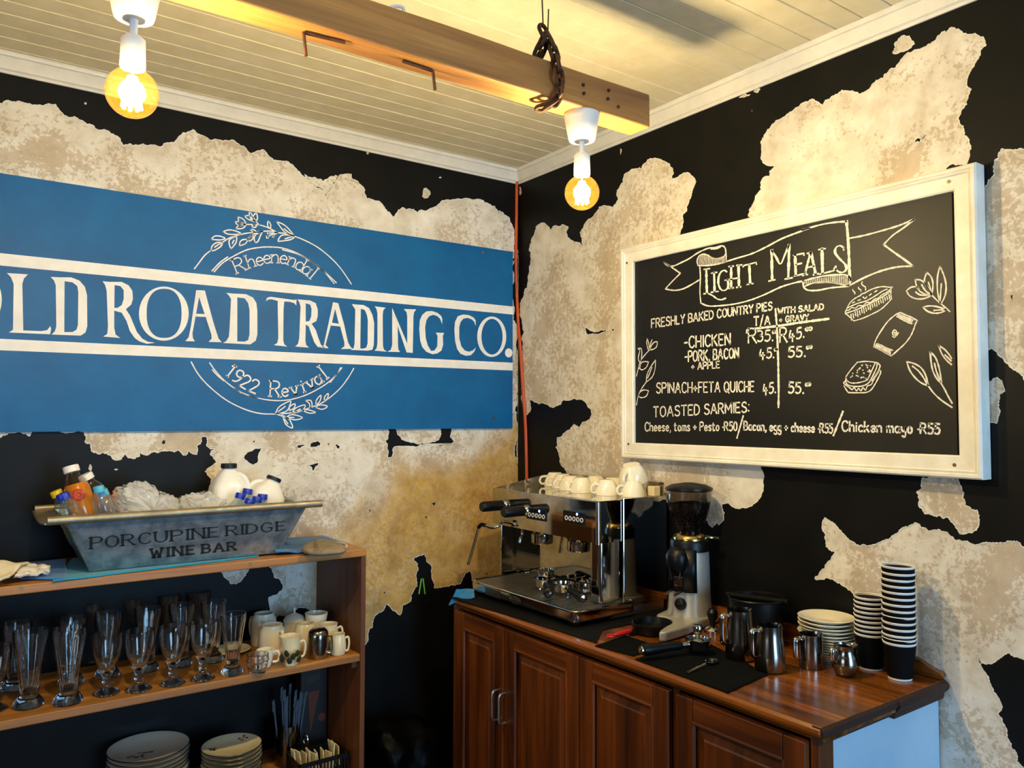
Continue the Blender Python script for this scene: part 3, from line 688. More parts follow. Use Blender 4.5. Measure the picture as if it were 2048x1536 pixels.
em = [([(50,725),(100,660),(170,570),(240,515)],0),([(240,525),(250,470),(300,430),(365,430),(350,470),(290,510),(240,525)],1),([(280,480),(330,445)],0),([(240,390),(280,355),(340,355),(400,380),(340,398),(240,390)],1),
 ([(340,445),(365,428),(440,380),(520,350),(620,325),(740,310),(830,300),(920,297),(1000,315),(1100,325),(1185,355)],0),([(375,305),(430,285),(500,290),(580,325),(500,335),(430,330),(375,305)],1),([(465,500),(445,440),(455,390),(525,360),(525,420),(500,460),(465,500)],1),([(480,440),(500,400)],0),
 ([(560,465),(570,420),(600,395),(650,395),(630,440),(560,465)],1),([(660,400),(665,370),(710,340),(715,380),(680,410),(660,400)],1),([(740,420),(730,390),(745,340),(820,300),(800,350),(775,410),(750,428),(740,420)],1),([(690,285),(720,280),(755,305),(720,310),(690,285)],1),([(650,395),(700,345),(760,315),(830,300)],0),
 ([(620,222),(700,222),(800,230),(880,255),(940,285),(990,310)],0),([(545,135),(595,155),(625,185),(630,215),(590,205),(555,180),(545,135)],1),([(510,190),(560,190),(600,205),(630,220),(580,235),(540,225),(510,190)],1),([(525,270),(545,240),(590,228),(635,225),(600,265),(525,270)],1),
 ([(670,80),(700,100),(715,140),(745,180),(700,170),(680,130),(670,80)],1),([(755,88),(730,110),(715,150),(745,185),(768,150),(755,88)],1),([(622,125),(670,120),(700,150),(740,190),(690,175),(650,155),(622,125)],1),([(745,185),(790,230)],0),([(700,250),(720,225),(755,235),(740,255),(700,250)],1),([(885,180),(915,215),(915,260),(885,240),(885,180)],1),
 ([(880,365),(930,335),(990,310)],0),([(945,355),(970,330),(995,312)],0),([(890,320),(940,318),(990,308)],0),([(985,190),(1060,220),(1120,270),(1180,350),(1120,330),(1060,290),(985,190)],1),([(995,415),(1030,355),(1080,340),(1185,355),(1140,395),(995,415)],1),([(1070,270),(1120,310),(1180,350)],0),([(1080,385),(1130,370),(1185,355)],0),
 ([(1185,355),(1300,400),(1450,480),(1600,600),(1720,730),(1835,900)],0),([(275,760),(370,660),(500,580),(650,510),(800,482),(920,478),(1050,490),(1200,540),(1350,620),(1500,730),(1640,895)],0),([(250,750),(340,655),(430,590)],0),([(1050,508),(1250,570),(1450,690),(1665,885)],0)]
mb = MB()
upx = .00186
for l, c in em:
    pts = [S(x, y) for x, y in crom(E8(l), 5)]
    ribbon(mb, pts, sgm, .0042, .0004, wob=.12)
for bx, by, br in ((880,366,15),(945,358,12),(888,322,11)):
    ribbon(mb, [S(*E8([(bx-br*.4,by)])[0]), S(*E8([(bx+br*.4,by)])[0])], sgm, br/5.689*upx*2, .0004)
mk('floral_emblem', mb, 'sign_white', sign, smooth=False)
mb = MB()
base = [(590,757),(710,707),(800,686),(880,664),(965,658),(1052,665),(1140,690),(1222,735),(1296,782),(1362,836)]
for i, ch in enumerate('Rheenendal'):
    a = base[max(i-1,0)]; b = base[min(i+1,9)]; ang = math.atan2(b[1]-a[1], b[0]-a[0])
    p = E8([base[i]])[0]
    for st in place_glyph(ch, p[0], p[1], ang, 165/5.689 if ch == 'R' else 150/5.689, 1.22 if ch != 'l' else 1):
        ribbon(mb, [S(x, y) for x, y in st], sgm, .0040, .0004, wob=.1)
mk('small_lettering', mb, 'sign_white', sign, smooth=False)
em2 = [[(70,135),(140,260),(230,370),(350,480),(470,570),(600,640),(740,695),(880,725),(1030,728)],[(1030,722),(1100,725),(1200,715),(1330,685),(1440,650),(1560,600),(1660,530),(1770,430),(1860,310),(1920,208)],
 [(280,145),(340,230),(430,330),(540,420),(660,490),(800,540),(960,570),(1100,575),(1240,555),(1380,510),(1520,440),(1640,360),(1730,270),(1785,200)],[(310,225),(370,290),(440,350)],[(560,430),(640,490)],[(730,520),(830,550)],[(1770,200),(1720,285),(1650,370)],
 [(1030,722),(1060,660),(1110,620),(1200,580),(1190,630),(1160,690),(1090,718),(1030,722)],[(1060,700),(1110,665),(1140,640)],[(1185,690),(1195,640),(1250,612),(1240,660),(1185,690)],[(1215,720),(1260,660),(1365,625),(1330,690),(1215,720)],[(1260,700),(1310,670)],[(1370,575),(1430,575),(1445,630),(1420,655),(1415,610),(1370,575)],
 [(1490,625),(1495,570),(1545,515),(1535,580),(1490,625)],[(1585,575),(1590,530),(1630,495),(1620,550),(1585,575)],[(1480,650),(1540,625),(1620,640),(1560,675),(1480,650)],[(1345,690),(1400,680),(1485,710),(1410,718),(1345,690)],[(1150,765),(1220,735),(1335,768),(1250,795),(1150,765)],[(1170,765),(1240,768)],[(1100,740),(1150,765)],[(1115,765),(1180,780),(1225,885),(1150,850),(1115,765)],[(1130,785),(1170,840)],[(1040,728),(1110,755)]]
mb = MB()
for l in em2: ribbon(mb, [S(x, y) for x, y in crom(E9(l), 5)], sgm, .0040, .0004, wob=.12)
mk('floral_emblem', mb, 'sign_white', sign, smooth=False)
mb = MB()
b2 = [('1',470,290),('9',560,360),('2',650,425),('2',760,480),('R',1022,530),('e',1140,528),('v',1258,505),('i',1360,478),('v',1450,430),('a',1540,385),('l',1620,325)]
angs = [38,36,30,22,3,-6,-14,-20,-27,-32,-38]
for wi, ((ch, x, y), a) in enumerate(zip(b2, angs)):
    if wi == 4: mk('small_lettering', mb, 'sign_white', sign, smooth=False); mb = MB()
    p = E9([(x, y)])[0]
    hh = 175 if ch in 'Rl' else 150
    for st in place_glyph(ch, p[0], p[1], R(a), hh/5.689, 1.15, serif=ch not in '922'):
        ribbon(mb, [S(u, v) for u, v in st], sgm, .0052, .0004, wob=.1)
mk('small_lettering', mb, 'sign_white', sign, smooth=False)
for x, y in ((965,505),(988,836)):
    p = PX(x, y, 1, -SG); mk('screw', MB().cyl((p.x, -SG-.003, p.z), (p.x, -SG+.001, p.z), .0065, seg=14), 'steel_screw', sign)

# ------------------------------------------------------------------ chalkboard menu
BD = .030
cb = thing('menu_chalkboard', 'framed chalkboard menu headed light meals on the peeling wall', 'chalkboard', (-.02, -1.31, 1.455))
y0, y1, z0, z1 = -.700, -1.930, 1.453, 2.218       # outer frame
iy0, iy1, iz0, iz1 = -.746, -1.855, 1.5105, 2.165  # slate
mk('slate', MB().box((-BD, iy1-.01, iz0-.01), (-.004, iy0+.01, iz1+.01)), 'slate', cb, smooth=False)
# mitred moulding: (in from outer edge, depth from wall)
mp = [(0,.004),(0,.046),(.004,.050),(.010,.050),(.013,.046),(.018,.048),(.021,.044),(.052,.042),(.056,.039),(.056,.004)]
def frame_side(p0, p1, inw):
    """p0,p1 outer corners (y,z); inw: inward unit normal; mitred ends"""
    d = Vector((p1[0]-p0[0], p1[1]-p0[1])).normalized(); mbf = MB(); n = len(mp)
    for P_, sg in ((p0, 1), (p1, -1)):
        for (a, dp) in mp:
            q = Vector(P_) + Vector(inw)*a + d*(a*sg); mbf.v.append(Vector((-dp, q.x, q.y)))
    mbf.f += [(i, (i+1)%n, n+(i+1)%n, n+i) for i in range(n)] + [tuple(range(n)), tuple(range(2*n-1, n-1, -1))]
    return mbf
c4 = [(y0,z1),(y1,z1),(y1,z0),(y0,z0)]; inn = [(0,-1),(1,0),(0,1),(-1,0)]
for i in range(4): mk('frame_rail', frame_side(c4[i], c4[(i+1)%4], inn[i]), 'frame_white', cb, angle=25)
for x, y in ((1254,526),(1898,363),(1257,888),(1909,930)):
    p = PX(x, y, 0, -.043); mk('screw', MB().cyl((-.0445, p.y, p.z), (-.041, p.y, p.z), .0045, seg=12), 'brass_screw', cb)
dB = BD+.0004
def cbm(u, v, d): return Vector((-(dB+d), -u, v))
def B(x, y): return toR(x, y, dB)
def chalk(name, strokes, w=.0042, contrast=0, smooth=0):
    mb = MB()
    for st in strokes:
        if smooth: st = crom(st, smooth)
        pts = [B(x, y) for x, y in st]; pts2 = [pts[0]]
        for a, b in zip(pts, pts[1:]):
            n = max(1, int(math.hypot(b[0]-a[0], b[1]-a[1])/.005))
            for k in range(1, n+1): pts2.append((a[0]+(b[0]-a[0])*k/n, a[1]+(b[1]-a[1])*k/n))
        ribbon(mb, pts2, cbm, w, .0003, contrast, wob=.28)
    return mk(name, mb, 'chalk', cb, smooth=False)
T = text_strokes
chalk('chalk_line', T('FRESHLY BAKED COUNTRY PIES', 1303,656,1544,619.5,17.5,15.5), .0047)
chalk('chalk_line', T('-CHICKEN', 1369,696,1460.5,689,22,22), .0051)
chalk('chalk_line', T('-PORK, BACON', 1370,724,1477,715,21,19), .0051)
chalk('chalk_line', T('+ APPLE', 1383,740,1439,735.5,14,13), .0044)
chalk('chalk_line', T('SPINACH+FETA QUICHE', 1313,786,1508,783,20,20), .0047)
chalk('chalk_line', T('TOASTED SARMIES:', 1307,834,1498,824,20,20), .0049)
chalk('chalk_line', T('Cheese, toms + Pesto \u00b7R50', 1290,862,1474,861,17,17), .0047)
chalk('chalk_line', T('Bacon, egg + cheese \u00b7R55', 1488,860,1665,866,17,18), .0047)
chalk('chalk_line', T('Chicken mayo \u00b7R55', 1684,862,1879,868,20,20), .0049)
chalk('chalk_line', T('T/A', 1508,651,1540,649,17,17), .0049)
chalk('chalk_price', T('R', 1497,686,1513,686,29,29)+[[(1497,664),(1493,666),(1494,660),(1500,656)]]+T('35.', 1515,683,1546,681,21,21)+T('oo', 1545,667,1552,666,8,8,.6), .0049)
chalk('chalk_price', T('R', 1560,685,1574,684,29,29)+T('45.', 1578,682,1608,674,22,20)+T('oo', 1611,662,1624,660,10,10,.6), .0051)
chalk('chalk_price', T('45.', 1519,717,1548,715,20,19)+T('oo', 1549,702,1555,701,7,7,.5), .0049)
chalk('chalk_price', T('55.', 1577,714,1610,713,20,20)+T('oo', 1613,698,1624,696,8,8,.6), .0051)
chalk('chalk_price', T('45.', 1526,788,1551,785,21,20), .0049)
chalk('chalk_price', T('55.', 1577,785.5,1607,786.5,21,21)+T('oo', 1611,772,1621,771,9,9,.6), .0051)
chalk('chalk_line', T('WITH SALAD', 1556,628,1647,619,11.5,11.5), .0044)
chalk('chalk_line', T('+ GRAVY', 1559,645,1617,640,11.5,11.5), .0044)
chalk('chalk_rule', [[(1509,657.4),(1556,652),(1600,645),(1657.6,637.6)], [(1551,618),(1554,655),(1556.5,721),(1557.5,785),(1557,815)]], .0066)
chalk('chalk_rule', [[(1486.5,831.5),(1474,876)], [(1686,823),(1667,871)]], .0058)
K1 = lambda l: cr(l, 1230, 320, 5.12)
K2 = lambda l: cr(l, 1580, 320, 4.376)
bn = [K1([(500,1045),(540,1080),(600,1085),(680,1050),(760,1010),(850,950),(950,905),(1030,895),(1080,880),(1115,885),(1132,915),(1138,980),(1138,1040)]), K1([(985,912),(1040,908),(1080,890)]),
 K1([(850,1080),(842,1030),(860,985),(900,965),(950,975),(1000,1005),(1060,1010),(1110,995),(1132,960)]), K1([(850,1080),(930,1082),(1030,1070),(1125,1045)]),
 K1([(500,1045),(590,1105),(670,1160)]), K1([(670,1160),(590,1240),(515,1320)]), K1([(515,1320),(600,1335),(680,1325),(760,1290),(860,1230)]),
 K1([(868,1085),(875,1200),(870,1350),(880,1465)]), K1([(880,1465),(960,1495),(1100,1490),(1250,1470),(1400,1430),(1550,1370),(1700,1300),(1850,1255),(1930,1240)]),
 K1([(1125,1045),(1250,1005),(1400,960),(1550,890),(1700,810),(1850,750),(2000,695)])+K2([(100,615),(200,585),(300,560),(400,545),(495,538)]),
 K2([(115,1060),(120,1110),(160,1140),(250,1140),(350,1120),(450,1110),(510,1100),(530,1070),(525,1030),(480,1005),(400,1005),(300,1015),(200,1035),(115,1060)]), K2([(130,1105),(200,1078),(300,1068),(400,1078),(510,1098)]),
 K2([(520,685),(650,660),(800,620),(950,575),(1085,520)]), K2([(1085,520),(1000,590),(900,660),(820,740)]), K2([(820,740),(900,800),(1000,870),(1080,930)]), K2([(1080,930),(950,935),(800,970),(650,1030),(510,1105)])]
chalk('chalk_banner', bn, .0048, smooth=4)
chalk('chalk_banner', [K2([(495,538),(505,650),(515,800),(520,950),(525,1050)])], .0078, smooth=3)
hat = []
for i in range(20):
    x = 862+i*13.5; yt = 975 + (0 if x < 950 else min(30,(x-950)*.5)); yb = 1078-(x-860)*.10
    if x > 1070: yt = 1000-(x-1070)*.4
    hat.append(K1([(x, yt), (x+3, yb)]))
for i in range(25):
    x = 130+i*16; yt = 1056-(x-115)*.14 if x < 400 else 1010+(x-400)*.12; yb = 1085-(x-130)*.05 if x < 330 else 1072+(x-330)*.12
    hat.append(K2([(x, yt), (x+2, yb)]))
chalk('chalk_hatching', hat[:20], .0026); chalk('chalk_hatching', hat[20:], .0026)
ttl = [K1(l) for l in ([(935,1120),(938,1240),(942,1365)],[(1015,1155),(1018,1250),(1020,1350)],[(1145,1145),(1120,1130),(1085,1148),(1062,1200),(1060,1270),(1085,1325),(1125,1335),(1158,1300),(1156,1228)],[(1190,1090),(1190,1200),(1190,1310)],[(1265,1080),(1268,1190),(1270,1300)],[(1375,1070),(1380,1170),(1385,1270)],[(1605,925),(1607,1080),(1610,1228)],[(1605,925),(1650,995),(1695,1065),(1740,970),(1785,865)],[(1783,870),(1780,1040),(1775,1208)],[(1845,975),(1848,1080),(1852,1180)])]
ttl += [K2(l) for l in ([(180,810),(155,905),(130,1005)],[(185,810),(205,905),(225,1000)],[(280,775),(283,880),(285,990)],[(470,770),(440,750),(405,765),(395,810),(430,860),(480,910),(495,950),(470,980),(430,980),(400,955)])]

ts = [K1(l) for l in ([(910,1120),(970,1112)],[(985,1160),(1045,1150)],[(985,1355),(1060,1345)],[(1125,1232),(1200,1222)],[(1195,1218),(1265,1208)],[(1165,1092),(1215,1086)],[(1245,1080),(1300,1074)],[(1165,1315),(1215,1308)],[(1245,1305),(1290,1298)],[(1310,1095),(1322,1080),(1380,1066),(1445,1048),(1450,1070)],[(1350,1276),(1415,1265)],[(1575,1240),(1640,1226)],[(1740,1220),(1815,1206)],[(1825,977),(1935,955),(1935,978)],[(1850,1072),(1912,1057)],[(1835,1190),(1945,1162),(1948,1140)],[(910,1370),(960,1368),(1000,1388),(1050,1425),(1090,1432),(1135,1415)])]
ts += [K2(l) for l in ([(158,940),(212,928)],[(110,1012),(155,1002)],[(205,1005),(250,995)],[(250,785),(312,775)],[(262,1000),(385,968),(388,945)],[(470,790),(470,770)],[(400,930),(400,960)],[(150,818),(190,808)])]
groups = [([0],[0,16]),([1],[1,2]),([2],[3]),([3,4],[4,5,6,7,8]),([5],[9,10]),([6,7,8],[11,12]),([9],[13,14,15]),([10,11],[17,18,19,24]),([12],[20,21]),([13],[22,23])]
for tl, sl_ in groups:
    mbt = MB()
    for st, w_t, ct in [(crom(ttl[i], 4), .0092, .55) for i in tl] + [(ts[i], .0048, 0) for i in sl_]:
        ribbon(mbt, [B(x, y) for x, y in resample(st, 3)], cbm, w_t, .0003, ct, wob=.25)
    mk('title_letter', mbt, 'chalk', cb, smooth=False)

K3 = lambda l: cr(l, 1660, 530, 7.877)
K4 = lambda l: cr(l, 1660, 660, 7.877)
pie = [K3(l) for l in ([(240,765),(250,720),(300,710),(345,670),(400,680),(450,640),(520,640),(580,590),(640,590),(700,540),(760,520),(820,470),(880,440),(930,400),(990,345)],[(240,765),(330,735),(450,690),(600,620),(750,545),(880,470),(965,400)],[(240,765),(290,800),(375,880)],[(375,880),(500,845),(650,780),(800,700),(900,610),(970,535)],[(970,535),(960,460),(965,390)],[(260,700),(300,620),(350,560),(420,510),(480,480),(500,455),(550,440),(650,385),(760,350),(850,340),(930,350),(990,345)],[(270,680),(350,640),(450,600),(560,570),(640,530),(740,470),(830,410),(900,380)],
  [(510,265),(500,300),(530,330),(560,350),(560,400)],[(450,350),(455,375),(485,390),(488,415)],[(360,385),(365,410),(392,430),(390,455)],[(520,500),(550,530),(580,500)],[(620,480),(650,455)],[(440,560),(480,545)],[(350,600),(390,580)],[(700,430),(740,400)])]
for i in range(19):
    t = i/18; x = 330+t*600; yt = 775-t*300+8*math.sin(i*2); pie.append(K3([(x, yt), (x+12, yt+(70 if i % 3 else 95)-t*20)]))
chalk('chalk_pie_drawing', pie, .0030, smooth=3)
wrp = [K3(l) for l in ([(1110,750),(1040,780),(920,880),(830,1000),(760,1110),(715,1200),(690,1290)],[(690,1290),(780,1330),(880,1385),(970,1430)],[(970,1430),(1060,1350),(1180,1240),(1270,1120),(1320,1010),(1350,920),(1380,880)],[(1380,880),(1300,830),(1200,790),(1110,750)],[(1050,810),(1120,850),(1200,890),(1290,925),(1320,880)],[(740,1240),(820,1270),(900,1310),(990,1345)],[(1010,1060),(1035,1075),(1030,1100),(1000,1100),(985,1065),(1010,1025),(1045,1040),(1050,1090),(1020,1140),(985,1120)],[(1050,1110),(1080,1065)])]
for i in range(12): wrp.append(K3([(735+i*20, 1245+i*9), (715+i*21, 1290+i*11)]))
for i in range(13): wrp.append(K3([(1085+i*20, 770+i*8), (1065+i*20, 810+i*9)]))
chalk('chalk_wrap_drawing', wrp, .0034, smooth=3)
lvA = [K3(l) for l in ([(1600,470),(1680,550),(1760,620),(1890,735)],[(1735,20),(1700,150),(1690,300),(1700,450),(1735,600)],[(1735,20),(1800,180),(1830,330),(1815,480),(1755,605)],[(1755,290),(1745,420),(1735,580)],[(1525,120),(1490,220),(1500,290),(1560,400),(1600,470)],[(1525,120),(1590,180),(1620,270),(1620,370),(1605,470)],[(1550,270),(1580,360),(1600,450)],[(1345,230),(1360,320),(1400,400),(1500,460),(1590,475)],[(1345,230),(1420,235),(1490,280),(1550,370),(1600,465)],[(1445,310),(1500,400),(1570,460)],[(1205,405),(1250,480),(1350,530),(1480,530),(1590,485)],[(1205,405),(1280,350),(1370,345),(1400,385)],[(1350,425),(1420,470),(1540,480)],[(1465,665),(1560,645),(1680,655),(1830,700)],[(1465,665),(1540,730),(1650,760),(1760,745),(1830,705)],[(1640,715),(1740,708),(1830,705)])]
chalk('chalk_leaf_drawing', lvA, .0038, smooth=3)
lvB = [K4(l) for l in ([(1210,500),(1260,640),(1350,760),(1450,840),(1550,880)],[(1210,500),(1330,530),(1440,600),(1510,720),(1550,880)],[(1300,570),(1400,650),(1480,760),(1540,870)],[(1550,880),(1640,1000),(1760,1110),(1925,1220)],[(1580,345),(1590,480),(1620,640),(1680,760),(1740,830)],[(1580,345),(1660,430),(1710,560),(1740,700),(1755,820)],[(1645,520),(1680,660),(1740,810)],[(1745,830),(1810,940),(1860,1040),(1925,1155)],[(1715,250),(1760,370),(1830,470),(1915,545)],[(1715,250),(1800,300),(1880,390),(1915,450)],[(1810,390),(1860,440),(1912,490)])]
K5 = lambda l: cr(l, 1230, 600, 5.12)
chalk('chalk_leaf_drawing', lvB, .0038, smooth=3)
lvC = [K5(l) for l in ([(220,780),(240,700),(260,630),(300,570),(355,510)],[(330,395),(325,440),(340,505),(355,510)],[(380,405),(365,450),(355,510)],[(330,395),(345,440),(352,500)],[(435,430),(405,430),(375,465),(355,510)],[(435,430),(425,480),(390,505),(355,510)],[(235,495),(270,500),(275,560),(265,630)],[(235,495),(255,520),(240,580),(245,625),(265,635)],[(255,700),(265,650),(300,630),(345,635)],[(345,635),(320,690),(280,715),(250,700)],[(220,1075),(235,1000),(260,930),(320,840)],[(320,840),(330,760),(370,680),(415,615)],[(415,615),(410,710),(380,790),(320,840)],[(335,800),(360,740),(380,690)],[(240,985),(260,940),(300,920),(345,930)],[(345,930),(320,985),(270,1000),(240,985)])]
chalk('chalk_leaf_drawing', lvC[:10], .0036, smooth=3)
chalk('chalk_leaf_drawing', lvC[10:], .0036, smooth=3)
sw = [K4(l) for l in ([(430,510),(540,495),(650,500),(745,515)],[(430,510),(360,590),(290,680),(250,740)],[(250,740),(270,800),(340,835),(450,830),(560,800),(600,770)],[(600,770),(650,660),(690,570),(715,515)],[(250,740),(250,820),(290,870),(400,890),(520,880),(600,840),(640,790)],[(640,790),(700,670),(735,590),(745,520)],[(745,515),(790,560),(770,620),(740,680),(700,740),(660,800)],[(235,810),(215,835),(240,860),(270,885),(300,900),(350,940),(380,905),(420,960),(450,920),(490,960),(520,905),(560,950),(590,880),(650,860),(690,780),(740,700),(780,620)],[(220,880),(270,960),(300,985),(420,988),(560,985),(640,950),(700,870),(760,760),(800,670),(795,640)])]
rnd = random.Random(3)
for i in range(30):
    u = rnd.uniform(.08,.92); v = rnd.uniform(.08,.92)
    x = (430+u*270)+(v*(250-430))*(1-.25*u)+v*u*60; y = 520+v*270
    sw.append(K4([(x, y), (x+rnd.uniform(4,12), y+rnd.uniform(2,10))]))
chalk('chalk_sandwich_drawing', sw, .0032, smooth=3)
# ------------------------------------------------------------------ more materials
simple('chrome', '#c9c6c0', .10, 1, c2='#b9b6b0', scale=5)
simple('mirror_steel', '#b4afa6', .06, 1)
simple('dark_chrome', '#6f6a62', .12, 1)
simple('brushed_steel', '#b3ada2', .38, 1, c2='#9d978d', scale=120)
simple('jug_steel', '#9c968d', .16, 1, c2='#8a857c', scale=40)
simple('black_plastic', '#080808', .38, spec=.3)
simple('black_rubber', '#060606', .7, spec=.15)
simple('grinder_silver', '#a9a59c', .38, .35, c2='#b3afa6', scale=30)
simple('collar_gold', '#c9a860', .2, 1)
simple('ceramic', '#efe6cf', .22, coat=.4)
simple('ceramic_cream', '#e6d6ad', .25, coat=.3)
simple('paper_white', '#eeeae2', .7)
simple('cup_black', '#050507', .7, spec=.12)
simple('blue_cloth', '#0b6ea6', .9, c2='#1277b4', scale=90, bmp=.5, bscale=250, sheen=.3)
simple('blue_cloth_pale', '#1f68ad', .9, c2='#2f7cc2', scale=60, bmp=.5, bscale=220, sheen=.3)
simple('teal_cloth', '#0089b0', .9, c2='#0a93bb', scale=90, bmp=.4, bscale=250, sheen=.3)
simple('beige_cloth', '#7f705a', .95, c2='#968770', scale=40, bmp=.5, bscale=180)
simple('cream_cloth', '#d8c8a6', .95, c2='#e3d6bb', scale=30, bmp=.4, bscale=200)
simple('fleece', '#e9e4d8', .95, c2='#d8d0c0', scale=90, bmp=1, bscale=140)
simple('black_cloth', '#060707', .95, c2='#0b0c0c', scale=60, bmp=.5, bscale=180, spec=.08)
simple('bag_black', '#020202', .4, spec=.06, bmp=.3, bscale=30)
simple('red_plastic', '#b3161c', .35)
simple('beans', '#1c0d08', .45, c2='#2c150d', scale=200, bmp=.6, bscale=200)
simple('galvanised', '#6f7c84', .42, .75, c2='#9aa5ab', scale=26, lo=.38, hi=.62, bmp=.15, bscale=40, detail=7)
simple('galv_rim', '#8e836b', .42, .7, c2='#a89c82', scale=30, lo=.35, hi=.65)
simple('print_black', '#101010', .6, c2='#1c1c1c', scale=90)
simple('juice', '#cf8008', .25, c2='#dc9014', scale=12)
simple('label_green', '#0f5a2c', .5)
simple('cap_white', '#eeeae6', .4); simple('cap_blue', '#0a2fb4', .35); simple('cap_yellow', '#e0c813', .35); simple('cap_lightblue', '#49b4d8', .4); simple('cap_black', '#121212', .45)
simple('milk_plastic', '#ece6da', .35, sss=.0)
simple('milk_jug', '#f2efe8', .35)
simple('seal_red', '#c2340c', .4)
simple('leaf_glaze', '#29301a', .4, c2='#3a4225', scale=50)
simple('plate_rim', '#20242a', .3)
simple('carton', '#140d0b', .55, c2='#1c1310', scale=20)
simple('cone_print', '#6a2a12', .6)
simple('sachet', '#e2cf9a', .7, c2='#d4bf86', scale=40)
simple('button_ring', '#e9e7e2', .4)
simple('badge', '#5a564e', .3, .8)
emit('led_blue', (.08, .2, 1, 1), 14)
simple('lime_plastic', '#7fe05a', .4)
_m, _n, _b = newmat('glassware'); _b.inputs['Base Color'].default_value = (.97,.98,.97,1); _b.inputs['Roughness'].default_value = .01; _b.inputs['IOR'].default_value = 1.47; _b.inputs['Transmission Weight'].default_value = 1
thin_glass('clear_pet', (.86,.93,.97,1), 1.45, .05, (1,1,1,1), 1.6, (.7,.8,.9,1), .08)
thin_glass('hopper', (.62,.60,.58,1), 1.45, .04, (1,1,1,1), 1.0)
thin_glass('ice_bag', (.97,.97,.97,1), 1.4, .12, (1,1,1,1), 2.2, (1,.99,.97,1), .82)
thin_glass('straw_clear', (.75,.82,.88,1), 1.45, .1, (1,1,1,1), 1.5, (.5,.6,.68,1), .25)
thin_glass('pet_juice', (.9,.82,.7,1), 1.45, .05, (1,1,1,1), 1.3)

# ------------------------------------------------------------------ open shelf unit
ST, SM, SB = 1.163, .822, .43          # shelf tops
SHX0, SHX1, SHY = -2.75, -.903, -.385
unit = thing('shelf_unit', 'open pine shelf unit holding glasses under the galvanised tub', 'shelf', ((SHX0+SHX1)/2, SHY/2, 0))
for nm, z, x1 in (('top_board', ST, SHX1), ('shelf_board', SM, SHX1-.018), ('shelf_board', SB, SHX1-.018)):
    mk(nm, MB().box((SHX0, SHY if nm == 'top_board' else SHY+.004, z-.024), (x1, -.006, z)), 'pine', unit, smooth=False, bevel=.003)
for x0, x1 in ((SHX1-.018, SHX1-.001), (SHX0, SHX0+.018)):
    mk('side_panel', MB().box((x0, SHY+.002, 0), (x1, -.004, ST-.024)), 'pine_side_shaded', unit, smooth=False, bevel=.002)
for z in (SM, SB): mk('cleat', MB().box((SHX1-.036, SHY+.03, z-.05), (SHX1-.018, -.03, z-.024)), 'pine_side_shaded', unit, smooth=False)
for px, py, z in ((42,1176,0),(500,1128,0)):
    p = PX(px, py, 1, SHY); mk('screw', MB().lathe([(0,-.003),(.004,-.002),(.005,.001),(0,.001)], p, 12, axis=Matrix.Rotation(R(90),3,'X')), 'brass_screw', unit)

# ------------------------------------------------------------------ galvanised tub
tub = thing('galvanised_tub', 'galvanised metal trough printed in black, full of drinks and ice', 'tub', (-1.44, -.2, ST+.006))
TZ0, TZ1 = ST+.006, 1.322
bx0, bx1, by0, by1 = -1.709, -1.181, -.325, -.085
tx0, tx1, ty0, ty1 = -1.778, -1.108, -.372, -.03
bot = [Vector((bx0,by0,TZ0)),Vector((bx1,by0,TZ0)),Vector((bx1,by1,TZ0)),Vector((bx0,by1,TZ0))]
top = [Vector((tx0,ty0,TZ1)),Vector((tx1,ty0,TZ1)),Vector((tx1,ty1,TZ1)),Vector((tx0,ty1,TZ1))]
t_ = .003
ib = [p+Vector((t_*(1 if i in (0,3) else -1), t_*(1 if i<2 else -1), t_)) for i, p in enumerate(bot)]
it = [p+Vector((t_*(1 if i in (0,3) else -1), t_*(1 if i<2 else -1), 0)) for i, p in enumerate(top)]
mb = MB(); mb.v = bot+top+ib+it
mb.f = [(3,2,1,0)] + [(i,(i+1)%4,4+(i+1)%4,4+i) for i in range(4)] + [(8,9,10,11)] + [(8+i,12+i,12+(i+1)%4,8+(i+1)%4) for i in range(4)] + [(4+i,4+(i+1)%4,12+(i+1)%4,12+i) for i in range(4)]
mk('body', mb, 'galvanised', tub, smooth=False)
mk('side_seam', MB().tube([bot[0]+Vector((0,0,.002)), top[0]], .0045, 8), 'galvanised', tub)
mk('side_seam', MB().tube([bot[1]+Vector((0,0,.002)), top[1]], .0045, 8), 'galvanised', tub)
mk('rolled_rim', MB().tube([(-1.822, ty0-.006, TZ1), (-1.06, ty0-.006, TZ1)], .0115, 12), 'galv_rim', tub)
mk('rolled_rim', MB().tube([(-1.822, ty1+.004, TZ1), (-1.06, ty1+.004, TZ1)], .0100, 12), 'galv_rim', tub)
for xa, xb in ((-1.828, tx0+.002), (tx1-.002, -1.054)):
    mb = MB(); n = 10
    for i in range(n+1):
        t = i/n; y = (ty0-.004)*(1-t)+(ty1+.002)*t; sag = -.012*math.sin(math.pi*t)
        mb.v += [Vector((xa if xa < -1.5 else xb, y, TZ1+sag-.006)), Vector((xb if xa < -1.5 else xa, y, TZ1)), Vector((xb if xa < -1.5 else xa, y, TZ1-.004)), Vector((xa if xa < -1.5 else xb, y, TZ1+sag-.010))]
    for i in range(n):
        a = i*4; b = a+4
        for k in range(4): mb.f.append((a+k, a+(k+1)%4, b+(k+1)%4, b+k))
    mb.f += [(3,2,1,0), tuple(n*4+k for k in range(4))]
    mk('handle_flange', mb, 'galv_rim', tub)
